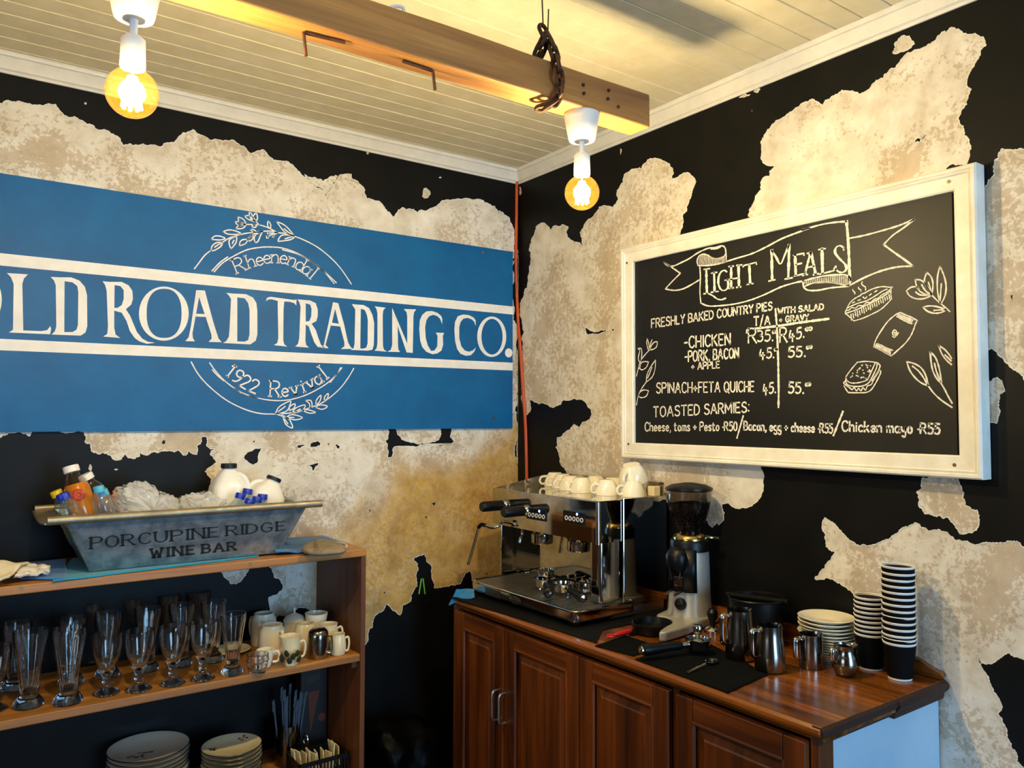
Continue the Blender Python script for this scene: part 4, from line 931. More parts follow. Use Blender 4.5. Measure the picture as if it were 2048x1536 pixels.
# print on the sloping front
fn = (bot[1]-bot[0]).cross(top[0]-bot[0]).normalized()
if fn.y > 0: fn = -fn
fu = Vector((1,0,0)); fv = (top[0]-bot[0]); fv = (fv-fu*fv.dot(fu)).normalized()
def toT(x, y): p = PXP(x, y, bot[0], fn)-bot[0]; return (p.dot(fu), p.dot(fv))
def tm(u, v, d): return bot[0]+fu*u+fv*v+fn*(.0008+d)
for txt, q, wd_, gp_, ct_ in (('PORCUPINE', (182,1097,437,1072.6,22,19), .0074, 2.4, .60), ('RIDGE', (453.5,1071,571,1059.5,19,17), .0070, 2.4, .60), ('WINE', (302,1115.5,389,1107.3,17.5,16.5), .0078, 3.4, .4), ('BAR', (405,1105.8,471,1099.5,16.5,15.5), .0078, 3.4, .4)):
    mb = MB()
    for st in T(txt, *q, gap=gp_, serif=True): ribbon(mb, [toT(x, y) for x, y in st], tm, wd_, .0002, contrast=ct_)
    mk('printed_name', mb, 'print_black', tub, smooth=False)

# ------------------------------------------------------------------ cloths (quad patches with folds)
def cloth(name, c, mat, label, cat='cloth', amp=.004, n=26, thick=.004, fold=None, fr=14, seed=1, off=None, parent=None):
    """c: 4 corners (world) ccw"""
    c = [Vector(p) for p in c]; me = MB(); rnd = Vector((seed*3.1, seed*1.7, seed))
    for i in range(n+1):
        for j in range(n+1):
            u, v = i/n, j/n
            p = (c[0]*(1-u)+c[1]*u)*(1-v) + (c[3]*(1-u)+c[2]*u)*v
            h = (mnoise.noise(p*fr+rnd)*.6 + mnoise.noise(p*fr*2.3+rnd)*.4)
            ed = mnoise.noise(p*9+rnd*2)*.006
            p = p + Vector((ed if u in (0,1) else 0, ed if v in (0,1) else 0, amp*(h+.55)))
            if fold: p = fold(u, v, p)
            me.v.append(p)
    for i in range(n):
        for j in range(n):
            a = i*(n+1)+j; me.f.append((a, a+n+1, a+n+2, a+1))
    o = mk(name, me, mat, parent, angle=80)
    s = o.modifiers.new('thickness', 'SOLIDIFY'); s.thickness = thick; s.offset = 1
    if label: tag(o, label, cat)
    return o
z = ST+.0005
cloth('cleaning_cloth', [PX(105,1166,2,z)+Vector((0,.012,0)), PX(520,1115,2,z)+Vector((0,.012,0)), Vector((-1.22,-.05,z)), Vector((-1.72,-.05,z))], 'teal_cloth', 'bright teal cloth spread flat under the galvanised tub', amp=.0005, thick=.003, seed=2)
def hangf(u, v, p):
    return p + Vector((0, 0, .010*max(0, math.sin(u*7+1))*(1-v)))
cloth('cleaning_cloth', [PX(552,1114,2,z)+Vector((0,.008,0)), PX(694,1099,2,z)+Vector((0,.012,0)), Vector((-.93,-.10,z)), Vector((-1.12,-.03,z))], 'blue_cloth_pale', 'crumpled blue cloth on the shelf top beside the tub, under the beige mitt', amp=.006, fold=hangf, seed=5)
cloth('cleaning_cloth', [PX(40,1162,2,z)+Vector((0,.01,0)), PX(132,1162,2,z)+Vector((0,.01,0)), Vector((-1.74,-.06,z)), Vector((-1.86,-.07,z))], 'blue_cloth_pale', 'pale blue cloth on the shelf top left of the tub', amp=.004, seed=8)
cm = thing('oven_mitt', 'folded beige oven mitt lying on the blue cloth at the shelf end', 'mitt', (-1.03,-.27,z))
mt_pts = [(602,1094),(612,1083),(632,1077),(655,1077),(676,1083),(692,1090),(690,1096),(672,1098),(645,1100),(620,1099)]
mb = MB(); base = [PX(x, y+3, 2, z+.022) for x, y in mt_pts]; cen = sum(base, Vector())/len(base)
rings = []
for hz, sc in ((-.014,.86),(-.008,1.06),(.001,1.08),(.008,.98),(.012,.7),(.012,.25)):
    rings.append([cen+(p-cen)*sc+Vector((0, 0, hz-.004+mnoise.noise(p*30)*.004)) for p in base])
for rg in rings: mb.v += rg
n = len(base)
for k in range(len(rings)-1):
    for i in range(n): mb.f.append((k*n+i, k*n+(i+1)%n, (k+1)*n+(i+1)%n, (k+1)*n+i))
mb.f += [tuple(range(n-1,-1,-1)), tuple((len(rings)-1)*n+i for i in range(n))]
o = mk('mitt_body', mb, 'beige_cloth', cm, angle=80); sm = o.modifiers.new('s', 'SUBSURF'); sm.levels = 2; sm.render_levels = 2
cuff = [PX(x, y, 2, z+.040) for x, y in ((633,1080),(636,1088),(640,1099))]
mk('cuff', MB().tube(cuff, .0032, 8), 'beige_cloth', cm)
mk('hanging_loop', MB().tube(crom([tuple(PX(x, y, 2, z+.02)) for x, y in ((672,1085),(684,1086),(694,1091),(688,1095),(674,1096))], 4), .0028, 6), 'cream_cloth', cm)
def drape(u, v, p):
    if p.y < SHY+.02: p = p + Vector((0, -.004, -.0))
    return p
# cream cloth hanging over the front edge at the far left, with a fleecy lining
fr_ = [PX(-60,1215,1,SHY-.010), PX(8,1186,1,SHY-.010)]
cloth('tea_towel', [Vector((-2.10,-.40,ST+.02)), Vector((-1.905,-.395,ST+.010)), Vector((-1.84,-.27,ST+.022)), Vector((-2.10,-.20,ST+.045))], 'cream_cloth', 'cream towel bunched at the left end of the shelf top', amp=.018, thick=.006, seed=11,
      fold=lambda u, v, p: p+Vector((0, -.004*(1-v), .030*math.sin(math.pi*v)*(1-u*.6) - (.055*(1-u)*(1-v)**3))))
cloth('fleece_cloth', [Vector((-1.895,-.365,ST+.006)), Vector((-1.815,-.345,ST+.006)), Vector((-1.80,-.285,ST+.014)), Vector((-1.875,-.27,ST+.024))], 'fleece', 'fluffy white cloth scrap beside the cream towel', amp=.016, thick=.009, n=18, fr=40, seed=13)

# ------------------------------------------------------------------ bottles and bags in the tub
def rot_to(d):
    return Vector((0,0,1)).rotation_difference(Vector(d).normalized()).to_matrix()
def bottle(name, label, base, tip_dir, H, r, mats, cap, fillfrac=0, fillmat=None, group=None, labelmat=None, seal=False, wide=False):
    base = Vector(base); A = rot_to(tip_dir)
    t = thing(name, label, 'bottle', base, group=group)
    nk = r*.42
    pr = [(0,0),(r*.8,0),(r,.008),(r,H*.30),(r*.95,H*.34),(r,H*.40),(r,H*.60),(r*.9,H*.70),(r*.62,H*.82),(nk,H*.90),(nk,H*.965)]
    if wide: pr = [(0,0),(r*.85,0),(r,.01),(r,H*.55),(r*.97,H*.68),(r*.75,H*.80),(r*.48,H*.88),(r*.44,H*.965)]; nk = r*.44
    mk('bottle_body', MB().lathe(pr, (0,0,0), 28, axis=A), mats, t, local=True, angle=60)
    ch_ = max(H*.085, .017)
    mk('cap', MB().lathe([(0,H*1.02-ch_),(nk*1.32,H*1.02-ch_),(nk*1.32,H*1.01),(nk*1.2,H*1.025),(0,H*1.025)], (0,0,0), 22, axis=A), cap, t, local=True)
    if fillfrac:
        fp = [(max(0,a*.96), min(b, H*fillfrac)+.002 if b > 0 else .002) for a, b in pr if b <= H*fillfrac] ; last = fp[-1]
        # radius of the bottle at the fill line
        for (a0,b0),(a1,b1) in zip(pr, pr[1:]):
            if b0 <= H*fillfrac <= b1: last = ((a0+(a1-a0)*(H*fillfrac-b0)/(b1-b0))*.96, H*fillfrac)
        fp += [last, (0, H*fillfrac)]
        mk('drink', MB().lathe(fp, (0,0,0), 28, axis=A), fillmat, t, local=True, angle=60)
    if labelmat: mk('paper_label', MB().lathe([(r*1.01,H*.16),(r*1.015,H*.18),(r*1.015,H*.40),(r*1.01,H*.41)], (0,0,0), 28, axis=A), labelmat, t, local=True)
    if seal:
        c = A @ Vector((0,0,H*.60)); d = (CAM-(base+c)); d = (d-(A@Vector((0,0,1)))*d.dot(A@Vector((0,0,1)))).normalized()
        fr2 = rot_to(d)
        mbs = MB()
        for k in range(8):
            a_ = 2*math.pi*k/8; mbs.lathe([(0,.0),(.006,.0),(.005,.0012),(0,.0015)], c+d*(r*1.0)+fr2@Vector((.010*math.cos(a_), .010*math.sin(a_), 0)), 8, axis=fr2, sx=1)
        mbs.lathe([(.016,0),(.0175,0),(.0175,.0012),(.016,.0012)], c+d*r, 24, axis=fr2, close=True)
        mk('seal_print', mbs, 'seal_red', t, local=True)
    return t
def aim(x0, y0, x1, y1, yy):   # axis direction between two image points at a given depth
    return (PX(x1, y1, 1, yy)-PX(x0, y0, 1, yy))
zi = TZ0+.006
bottle('juice_bottle', 'tall orange juice bottle with white cap standing in the tub', PX(182,1060,1,-.24)+Vector((0,0,-.02)), aim(170,1030,150,955,-.24)+Vector((0,.02,0)), .208, .037, 'pet_juice', 'cap_white', .76, 'juice', 'orange juice bottles', seal=True, wide=True)
bottle('juice_bottle', 'orange juice bottle with white cap leaning behind the taller one', PX(235,1050,1,-.14)+Vector((0,0,-.02)), aim(212,1010,188,968,-.14), .195, .036, 'pet_juice', 'cap_white', .70, 'juice', 'orange juice bottles', wide=True)
bottle('water_bottle', 'clear bottle with royal blue cap at the tub left end', PX(172,1085,1,-.27), PX(125,989,1,-.27)-PX(172,1085,1,-.27), (PX(125,989,1,-.27)-PX(172,1085,1,-.27)).length, .031, 'clear_pet', 'cap_blue', labelmat='label_green')
bottle('water_bottle', 'clear bottle with yellow cap at the far left of the tub', PX(162,1085,1,-.20), PX(112,984,1,-.20)-PX(162,1085,1,-.20), (PX(112,984,1,-.20)-PX(162,1085,1,-.20)).length, .028, 'clear_pet', 'cap_yellow')
bottle('water_bottle', 'clear bottle with pale blue cap lying before the juice bottles', PX(222,1070,1,-.29), aim(214,1040,205,1006,-.29), .142, .026, 'clear_pet', 'cap_lightblue')
bottle('water_bottle', 'clear bottle with pale blue cap next to the ice bag', PX(240,1075,1,-.27), aim(236,1045,222,1008,-.27), .145, .026, 'clear_pet', 'cap_lightblue')
for i, (x, y, yy, dx, lab) in enumerate(((494,998,-.305,14,'clear bottle with blue cap, front of the blue-capped cluster'),(480,988,-.26,10,'clear bottle with blue cap, leftmost of the blue-capped cluster'),(500,980,-.22,6,'clear bottle with blue cap, rearmost of the blue-capped cluster'),(519,996,-.28,6,'clear bottle with blue cap, second from the right in the cluster'),(533,991,-.25,4,'clear bottle with blue cap at the right end of the cluster'))):
    bottle('water_bottle', lab+' in the tub', PX(x-dx-14, y+78, 1, yy), aim(x-dx, y+30, x, y, yy), (PX(x,y,1,yy)-PX(x-dx-14,y+78,1,yy)).length, .028, 'clear_pet', 'cap_blue', group='blue-capped water bottles')
def bag(name, label, pts, yy, thick, mat, cat='bag', seed=1, n=2, amp=.018):
    """crumpled bag: silhouette points at depth yy pushed out to a lumpy solid"""
    P_ = [PX(x, y, 1, yy) for x, y in pts]; c = sum(P_, Vector())/len(P_); mb = MB(); k = len(P_); L_ = 18
    for j in range(L_+1):
        a = math.pi*j/L_; s_ = max(.02, math.sin(a))**.6; dy = -math.cos(a)*thick
        for i, p in enumerate(P_):
            q = c+(p-c)*s_+Vector((0,dy,0))
            mb.v.append(q+Vector((0,0,0)) + Vector((mnoise.noise(q*22+Vector((seed,0,0))), mnoise.noise(q*22+Vector((0,seed,0))), mnoise.noise(q*22+Vector((0,0,seed)))))*amp)
    for j in range(L_):
        for i in range(k): mb.f.append((j*k+i, j*k+(i+1)%k, (j+1)*k+(i+1)%k, (j+1)*k+i))
    mb.f += [tuple(range(k-1,-1,-1)), tuple(L_*k+i for i in range(k))]
    for i_, q in enumerate(mb.v):
        rg = (1-abs(mnoise.noise(q*34+Vector((seed,2,1)))))**3*.012 + (1-abs(mnoise.noise(q*75+Vector((1,seed,1)))))**3*.005
        mb.v[i_] = q + (q-c).normalized()*(rg-.008)
    o = mk(name, mb, mat, angle=28); sb_ = o.modifiers.new('s', 'SUBSURF'); sb_.levels = 1; sb_.render_levels = 1; sb_.subdivision_type = 'SIMPLE'
    return tag(o, label, cat)
bag('ice_bag', 'large crumpled clear plastic bag of ice in the middle of the tub', resample([(232,978),(246,972),(270,966),(292,964),(306,970),(314,984),(332,986),(346,996),(358,1015),(362,1050),(300,1070),(250,1070),(240,1040),(232,1000),(232,978)], 4)[:-1], -.20, .085, 'ice_bag', seed=3, amp=.010)
bag('ice_bag', 'smaller crumpled plastic bag of ice left of the milk jugs', resample([(362,992),(385,986),(410,984),(432,990),(446,1000),(450,1040),(440,1062),(380,1062),(364,1040),(362,992)], 4)[:-1], -.20, .07, 'ice_bag', seed=6, amp=.008)
def milk(label, xb, yb, xt, yt, yy, H, w, tilt, ang):
    base = PX(xb, yb, 1, yy); A = rot_to(PX(xt, yt, 1, yy)-base)
    H = (PX(xt, yt, 1, yy)-base).length
    t = thing('milk_jug', label, 'bottle', base, group='plastic milk jugs')
    sq = lambda th, z: 1+(.10*math.cos(4*th+math.pi) if z < H*.7 else .03*math.cos(4*th+math.pi))
    pr = [(0,0),(w*.9,0),(w,.012),(w,H*.52),(w*.95,H*.62),(w*.72,H*.76),(w*.44,H*.87),(w*.34,H*.91),(w*.33,H*.96)]
    mk('jug_body', MB().lathe(pr, (0,0,0), 40, axis=A, shape=sq), 'milk_jug', t, local=True, angle=70)
    mk('cap', MB().lathe([(0,H*.93),(w*.40,H*.93),(w*.40,H*1.0),(w*.37,H*1.01),(0,H*1.01)], (0,0,0), 24, axis=A, flute=.02, nfl=24), 'cap_black', t, local=True)
    Z = Matrix.Rotation(ang, 3, 'Z')
    hp = [A@(Z@Vector(p)) for p in ((w*.40,0,H*.83),(w*.70,0,H*.81),(w*.94,0,H*.72),(w*1.06,0,H*.58),(w*1.06,0,H*.46),(w*.9,0,H*.40))]
    mk('handle', MB().tube(crom([tuple(p) for p in hp], 4), w*.13, 10), 'milk_jug', t, local=True)
    return t
milk('white plastic milk jug with black cap standing upright in the tub', 455, 1045, 458, 928, -.14, .2, .062, 0, R(-35))
milk('white plastic milk jug with black cap tilted to the right in the tub', 512, 1040, 549, 955, -.19, .2, .060, 0, R(160))

# ------------------------------------------------------------------ glasses on the middle shelf
def tulip(h=.168, r=.039):
    o_ = [(0,0),(.034,0),(.0355,.003),(.029,.009),(.0125,.018),(.0095,.026),(.0120,.034),(.0095,.042),(.0135,.054),(.024,.076),(.033,.103),(.038,.132),(r,.150),(r*.965,h)]
    i_ = [(r*.965-.0024,h),(r-.0032,.150),(.0345,.132),(.0292,.103),(.019,.076),(.007,.060),(0,.057)]
    return o_+i_
def sundae(h=.180, r=.037):
    o_ = [(0,0),(.032,0),(.034,.004),(.031,.012),(.024,.022),(.0165,.031),(.019,.038),(.0215,.06),(.028,.105),(.034,.145),(r,.160),(r,h)]
    i_ = [(r-.0022,h),(r-.003,.160),(.0305,.145),(.0245,.105),(.0175,.06),(.012,.042),(0,.040)]
    return o_+i_
def glass_obj(kind, label, p, grp, sc=1.0):
    t = thing('sundae_glass' if kind == 's' else 'tulip_glass', label, 'glass', p, random.uniform(0, 6), group=grp)
    pr = sundae() if kind == 's' else tulip()
    pr = [(a*sc, b*sc) for a, b in pr]
    # fluted bowl for the sundae glass
    cut = 6
    foot = pr[:cut]; bowl = [(0, pr[cut-1][1])]+pr[cut-1:]
    mk('foot', MB().lathe(foot+[(0, foot[-1][1])], (0,0,0), 26), 'glassware', t, local=True)
    sh = (lambda th, z: 1+.028*math.cos(12*th) if z < .150*sc and z > .03 else 1) if kind == 's' else (lambda th, z: 1+.02*math.cos(9*th)*math.sin(z*120))
    mk('bowl', MB().lathe(bowl, (0,0,0), 48, shape=sh), 'glassware', t, local=True, angle=60)
    return t
zs = SM+.0005
front = [('t',-14,1420,'tulip glass cut off by the left photo edge in the front row'),('s',57,1412,'fluted sundae glass, leftmost whole glass of the front row'),('s',136,1405,'fluted sundae glass, second from the left in the front row'),('t',213,1387,'embossed tulip glass, third from the left in the front row'),('t',277,1380,'embossed tulip glass, fourth from the left in the front row'),('t',345,1368,'embossed tulip glass, fifth from the left in the front row'),('t',405,1358,'embossed tulip glass at the right of the front row, before the last fluted one'),('s',465,1347,'tall fluted sundae glass at the right end of the front row')]
for kd, x, y, lab in front: glass_obj(kd, lab, PX(x, y, 2, zs), 'front row of glasses', 1.12 if kd == 's' and x < 200 else (1.0 if kd == 't' else 1.0))
back = [(30,1378),(142,1366),(215,1352),(294,1340),(362,1330),(425,1322)]
for i, (x, y) in enumerate(back): glass_obj('s', 'dim fluted glass, %s from the left in the second row on the shelf' % ORD[i], PX(x, y, 2, zs), 'second row of glasses', 1.05)
third = [(100,1336),(182,1324),(260,1312),(335,1303),(395,1296)]
for i, (x, y) in enumerate(third): glass_obj('s', 'dark fluted glass, %s from the left in the rear row by the wall' % ORD[i], PX(x, y, 2, zs), 'rear row of glasses', 1.05)

# ------------------------------------------------------------------ crockery on the middle shelf
def handle_tube(t, pts, r, mat, flat=None, name='handle'):
    mk(name, MB().tube(crom([tuple(p) for p in pts], 4), r, 10, flat=flat), mat, t, local=True)
def mug(name, label, cat, p, pr, mat, hang, hz0, hz1, hr, ho, grp=None, wall=.0035, seg=36, shape=None, hrad=.004):
    t = thing(name, label, cat, p, hang, group=grp)
    inner = [(max(.001, a-wall), max(b, wall)) for a, b in reversed(pr[1:])]
    mk('body', MB().lathe(pr+inner+[(0, inner[-1][1])], (0,0,0), seg, shape=shape), mat, t, local=True, angle=50)
    if ho: handle_tube(t, [(hr,0,hz1),(hr+ho*.7,0,hz1+.004),(hr+ho,0,(hz0+hz1)/2+.006),(hr+ho*.7,0,hz0+.002),(hr*.96,0,hz0)], hrad, mat)
    return t
mg = 'white jugs and cups on the glass shelf'
mug('sugar_pitcher', 'shadowed white pitcher at the back left of the crockery', 'jug', PX(527,1287,2,zs), [(0,0),(.040,0),(.043,.004),(.043,.05),(.041,.085),(.033,.098),(.033,.104)], 'ceramic', R(120), .02, .08, .04, .022, mg)
mug('faceted_pitcher', 'white faceted pitcher with a square handle', 'jug', PX(543,1304,2,zs), [(0,0),(.041,0),(.043,.004),(.042,.05),(.040,.076),(.033,.086),(.034,.091)], 'ceramic', R(-70), .012, .07, .040, .016, mg, seg=24, shape=lambda th, z: 1+.03*math.cos(8*th), hrad=.006)
t = mug('sugar_bowl', 'grey lidded sugar bowl with a knob at the back', 'bowl', PX(588,1284,2,zs), [(0,0),(.03,0),(.036,.01),(.038,.05),(.036,.072)], 'ceramic', 0, 0, 0, 0, 0, mg)
mk('lid', MB().lathe([(.0375,.072),(.038,.076),(.030,.088),(.012,.097),(.004,.100),(.0035,.108),(.006,.113),(.004,.117),(0,.118)], (0,0,0), 28), 'ceramic', t, local=True)
mug('cream_jug', 'plain cream jug behind the steel jug', 'jug', PX(610,1298,2,zs), [(0,0),(.028,0),(.033,.006),(.037,.035),(.036,.06),(.031,.082),(.030,.086)], 'ceramic_cream', R(100), .02, .07, .034, .016, mg)
mug('footed_bowl', 'dark shadowed bowl at the back right of the crockery', 'bowl', PX(632,1284,2,zs), [(0,0),(.03,0),(.032,.06),(.036,.08),(.038,.094),(.039,.100)], 'ceramic', 0, 0, 0, 0, 0, mg)
mug('cream_pitcher', 'cream pitcher with a ridged side behind the steel jug on the right', 'jug', PX(657,1296,2,zs), [(0,0),(.026,0),(.030,.01),(.033,.04),(.031,.062),(.028,.072),(.030,.082)], 'ceramic_cream', R(-30), .02, .066, .030, .016, mg)
mug('barrel_mug', 'small barrel-shaped cream mug at the right shelf end', 'mug', PX(676,1308,2,zs), [(0,0),(.021,0),(.024,.004),(.0265,.028),(.024,.052),(.0215,.062),(.022,.067)], 'ceramic_cream', R(-35), .012, .052, .024, .012, mg, hrad=.0035)
# creamer with moulded leaves
t = mug('leaf_creamer', 'cream ceramic creamer with dark green moulded leaves', 'jug', PX(582,1329,2,zs), [(0,0),(.020,0),(.021,.004),(.021,.02),(.026,.04),(.028,.056),(.029,.072),(.034,.090)], 'ceramic_cream', R(-10), .022, .066, .026, .018, mg, shape=lambda th, z: 1+(.12*math.cos(th-2.4) if z > .06 else 0)+.02*math.cos(5*th))
for k in range(7):
    a_ = R(205+k*16); r_ = .030+.006*(k % 2); c_ = Vector((r_*math.cos(a_), r_*math.sin(a_), .012+.010*(k % 3)))
    mbl = MB(); d_l = Vector((math.cos(a_), math.sin(a_), .4)).normalized()
    mbl.lathe([(0,0),(.006,.003),(.009,.012),(.006,.022),(0,.028)], c_, 8, sx=1, sy=.45, axis=Matrix.Rotation(a_, 3, 'Z') @ Matrix.Rotation(R(25), 3, 'Y') @ Matrix.Rotation(R(90), 3, 'Z'))
    mk('leaf', mbl, 'leaf_glaze', t, local=True)
# steel jug
t = mug('steel_jug', 'polished steel milk jug standing upside down among the crockery', 'jug', PX(636,1314,2,zs), [(0,0),(.031,0),(.033,.003),(.033,.070),(.030,.084),(.022,.091),(.0,.092)], 'jug_steel', R(-40), 0, 0, 0, 0, None, wall=.002)
mk('handle', MB().tube(crom([(.032,0,.018),(.045,0,.020),(.047,0,.045),(.044,0,.066),(.032,0,.066)], 4), .0055, 8, flat=(1,.45)), 'chrome', t, local=True)
# small white cup and ribbed glass bowl
mug('coffee_cup', 'small white cup with a loop handle beside the ribbed glass bowl', 'cup', PX(530,1333,2,zs), [(0,0),(.016,0),(.018,.004),(.022,.02),(.0255,.042),(.027,.053)], 'ceramic', R(-28), .014, .042, .024, .019, mg)
t = thing('ribbed_glass_bowl', 'small ribbed clear glass bowl at the shelf edge', 'bowl', PX(515,1344,2,zs))
pr = [(0,0),(.024,0)]+[(.024+.009*math.sin(k/12*math.pi*.62)+.0014*math.sin(k*2.6), .004+.0042*k) for k in range(13)]
pr += [(pr[-1][0]-.003, pr[-1][1])]+[(a-.004, b) for a, b in reversed(pr[2:-1])]+[(0,.006)]
mk('bowl', MB().lathe(pr, (0,0,0), 36), 'glassware', t, local=True, angle=60)
t = thing('oval_saucer', 'pale saucer behind the rightmost fluted glass', 'saucer', PX(462,1306,2,zs))
mk('dish', MB().lathe([(0,0),(.03,0),(.05,.008),(.062,.014),(.060,.016),(.03,.004),(0,.004)], (0,0,0), 32), 'ceramic_cream', t, local=True)

# ------------------------------------------------------------------ bottom shelf: plates, canister, basket, carton
def plate_stack(cx, cy, ztop, n, r, lab, grp, mat, deco):
    hz = (ztop-.016-SB)/(n-1)
    def make():
        t = thing('dinner_plate', '', 'plate', (cx, cy, 0), group=grp)
        pr = [(0,0),(r*.55,0),(r*.60,.004),(r*.72,.010),(r*.97,.016),(r,.018),(r*.98,.0195),(r*.72,.0125),(r*.58,.007),(0,.0065)]
        mk('dish', MB().lathe(pr, (0,0,0), 48), mat, t, local=True)
        mk('dark_edge_line', MB().lathe([(r*.995,.0172),(r*1.004,.0182),(r*.985,.0202),(r*.97,.0192)], (0,0,0), 48, close=True), 'plate_rim', t, local=True)
        return t
    proto = make(); out = []
    for k in range(n):
        o = proto if k == 0 else dup(proto, (cx, cy, 0))
        i = n-1-k
        o.location = (cx+random.uniform(-.002,.002), cy+random.uniform(-.002,.002), SB+.0005+k*hz); o.rotation_euler.z = random.uniform(0, 6)
        o['label'] = ('%s, topmost of its stack on the bottom shelf' % lab) if i == 0 else ('%s, %s from the top of its stack' % (lab, ORD[i])); out.append(o)
    top_ = out[-1]; top_.rotation_euler.z = 0
    for q in deco:
        mbq = MB()
        for _ in range(12):
            a_, b_ = q[0]+random.uniform(-q[2],q[2]), q[1]+random.uniform(-q[2],q[2])*.7
            rr_ = math.hypot(a_, b_)/r; zz_ = .0068 if rr_ < .58 else .0068+(rr_-.58)/.39*.0125
            mbq.lathe([(0,0),(.006,0),(.005,.0006),(0,.0008)], (a_, b_, zz_), 7, sx=random.uniform(.6,1.4), sy=random.uniform(.4,.9))
        mk('painted_spray', mbq, q[3], top_, local=True)
p1_ = PX(297,1494,1,-.13); p2_ = PX(464,1491,1,-.22)
plate_stack(p1_.x, -.13, p1_.z, 11, .119, 'large shaded dinner plate', 'stack of large dinner plates', 'ceramic', [(-.03,-.02,.035,'plate_rim')])
plate_stack(p2_.x, -.22, p2_.z, 10, .092, 'smaller cream plate with floral sprays', 'stack of smaller floral plates', 'ceramic_cream', [(.05,.045,.014,'cone_print'),(-.06,.02,.014,'plate_rim')])
zb = SB+.0005
t = thing('cutlery_canister', 'dark steel canister stuffed with clear plastic forks on the bottom shelf', 'canister', (PX(575,1500,1,-.15).x, -.15, zb))
mk('can', MB().lathe([(0,0),(.042,0),(.042,.13),(.040,.13),(.040,.004),(0,.004)], (0,0,0), 28), 'dark_chrome', t, local=True)
mk('ring_handle', MB().tube([(.05+.0*k, .018*math.cos(k*math.pi/8)-.035, .075+.022*math.sin(k*math.pi/8)) for k in range(16)], .0028, 8, closed=True), 'chrome', t, local=True)
for k in range(14):
    a_ = random.uniform(0, 6.28); r0 = random.uniform(.005,.03)
    p0 = Vector((r0*math.cos(a_), r0*math.sin(a_), .01)); p1v = Vector((r0*1.9*math.cos(a_), r0*1.9*math.sin(a_), .19+random.uniform(0,.035)))
    mbk = MB().cyl(p0, p1v, .003, seg=6)
    dv = (p1v-p0).normalized(); sv = dv.orthogonal().normalized()
    for j in (-1.5,-.5,.5,1.5): mbk.cyl(p1v+sv*(j*.0045)-dv*.004, p1v+sv*(j*.0045)+dv*.024, .0014, seg=5)
    mbk.hexa([p1v-sv*.009-dv*.012, p1v+sv*.009-dv*.012, p1v+sv*.009+dv*.0, p1v-sv*.009+dv*.0, p1v-sv*.009-dv*.012+dv.cross(sv)*.002, p1v+sv*.009-dv*.012+dv.cross(sv)*.002, p1v+sv*.009+dv.cross(sv)*.002, p1v-sv*.009+dv.cross(sv)*.002])
    mk('plastic_fork', mbk, 'straw_clear', t, local=True)
# black slotted basket of sachets
bxp = PX(640,1512,1,-.29)
bk0 = thing('slotted_basket', 'black slotted plastic basket of cream sachets on the bottom shelf', 'basket', (bxp.x, -.27, zb))
W_, D_, H_ = .085, .06, bxp.z-zb+.006
mk('basket_floor', MB().box((-W_,-D_,0),(W_,D_,.004)), 'black_plastic', bk0, local=True, smooth=False)
mb = MB()
for a, b in (((-W_,-D_,H_-.014),(W_,-D_+.003,H_)),((-W_,D_-.003,H_-.014),(W_,D_,H_)),((-W_,-D_,H_-.014),(-W_+.003,D_,H_)),((W_-.003,-D_,H_-.014),(W_,D_,H_))): mb.box(a, b)
mk('basket_rim', mb, 'black_plastic', bk0, local=True, smooth=False)
for k in range(15):
    x = -W_+.003+k*(2*W_-.006)/14
    mk('slat', MB().box((x-.0024,-D_,.004),(x+.0024,-D_+.003,H_-.014)), 'black_plastic', bk0, local=True, smooth=False)
for k in range(9):
    y = -D_+.005+k*(2*D_-.01)/8
    for xs in (-W_, W_-.003): mk('slat', MB().box((xs,y-.0024,.004),(xs+.003,y+.0024,H_-.014)), 'black_plastic', bk0, local=True, smooth=False)
mk('back_panel', MB().box((-W_,D_-.003,.004),(W_,D_-.001,H_-.014)), 'black_plastic', bk0, local=True, smooth=False)
for k in range(11):
    x = -W_+.014+k*.0142; h_ = H_+random.uniform(.0,.03); a_ = random.uniform(-.35,.35)
    o = mk('sachet', MB().box((-.018,-.0022,0),(.018,.0022,h_-.008)), 'sachet', local=True, smooth=False, bevel=.001)
    o.location = Vector((bxp.x+x, -.27+random.uniform(-.028,.02), zb+.006)); o.rotation_euler = (random.uniform(-.2,.2), 0, R(90)+a_)
    tag(o, 'cream paper sachet, %s from the left in the black slotted basket' % ORD[k], 'sachet', 'sachets in the black basket')
# dark carton with a printed cone
cx_ = -.975
t = thing('snack_carton', 'tall dark carton with a printed cone and red seal at the back of the shelf', 'carton', (cx_, -.10, zb))
mk('box', MB().box((-.048,-.025,0),(.048,.025,.29)), 'carton', t, local=True, smooth=False, bevel=.002)
mk('cone_print', MB().prism([(-.022,.21),(.020,.21),(-.012,.07)], lambda u, v, d: Vector((u, -.0252-d, v)), 0, .0006), 'cone_print', t, local=True, smooth=False)
mk('round_print', MB().lathe([(0,0),(.014,0),(.014,.0006),(.009,.0008),(0,.0008)], (.030,-.0252,.115), 24, axis=Matrix.Rotation(R(90),3,'X')), 'cone_print', t, local=True)
mk('top_label', MB().prism([(-.030,.262),(.022,.272),(.022,.250),(-.022,.238)], lambda u, v, d: Vector((u, -.0252-d, v)), 0, .0006), 'badge', t, local=True, smooth=False)
# black bin bag on the floor between the furniture
o = bag('bin_bag', 'black crumpled plastic bin bag on the floor between shelf and cabinet', resample([(735,1460),(760,1440),(800,1445),(835,1430),(862,1442),(872,1480),(870,1560),(868,1640),(800,1760),(745,1700),(735,1560),(735,1460)], 16)[:-1], -.20, .13, 'bag_black', seed=9, amp=.014)
zmn = min((o.matrix_world @ v.co).z for v in o.data.vertices)
for v in o.data.vertices: v.co.z = max(.012, v.co.z)
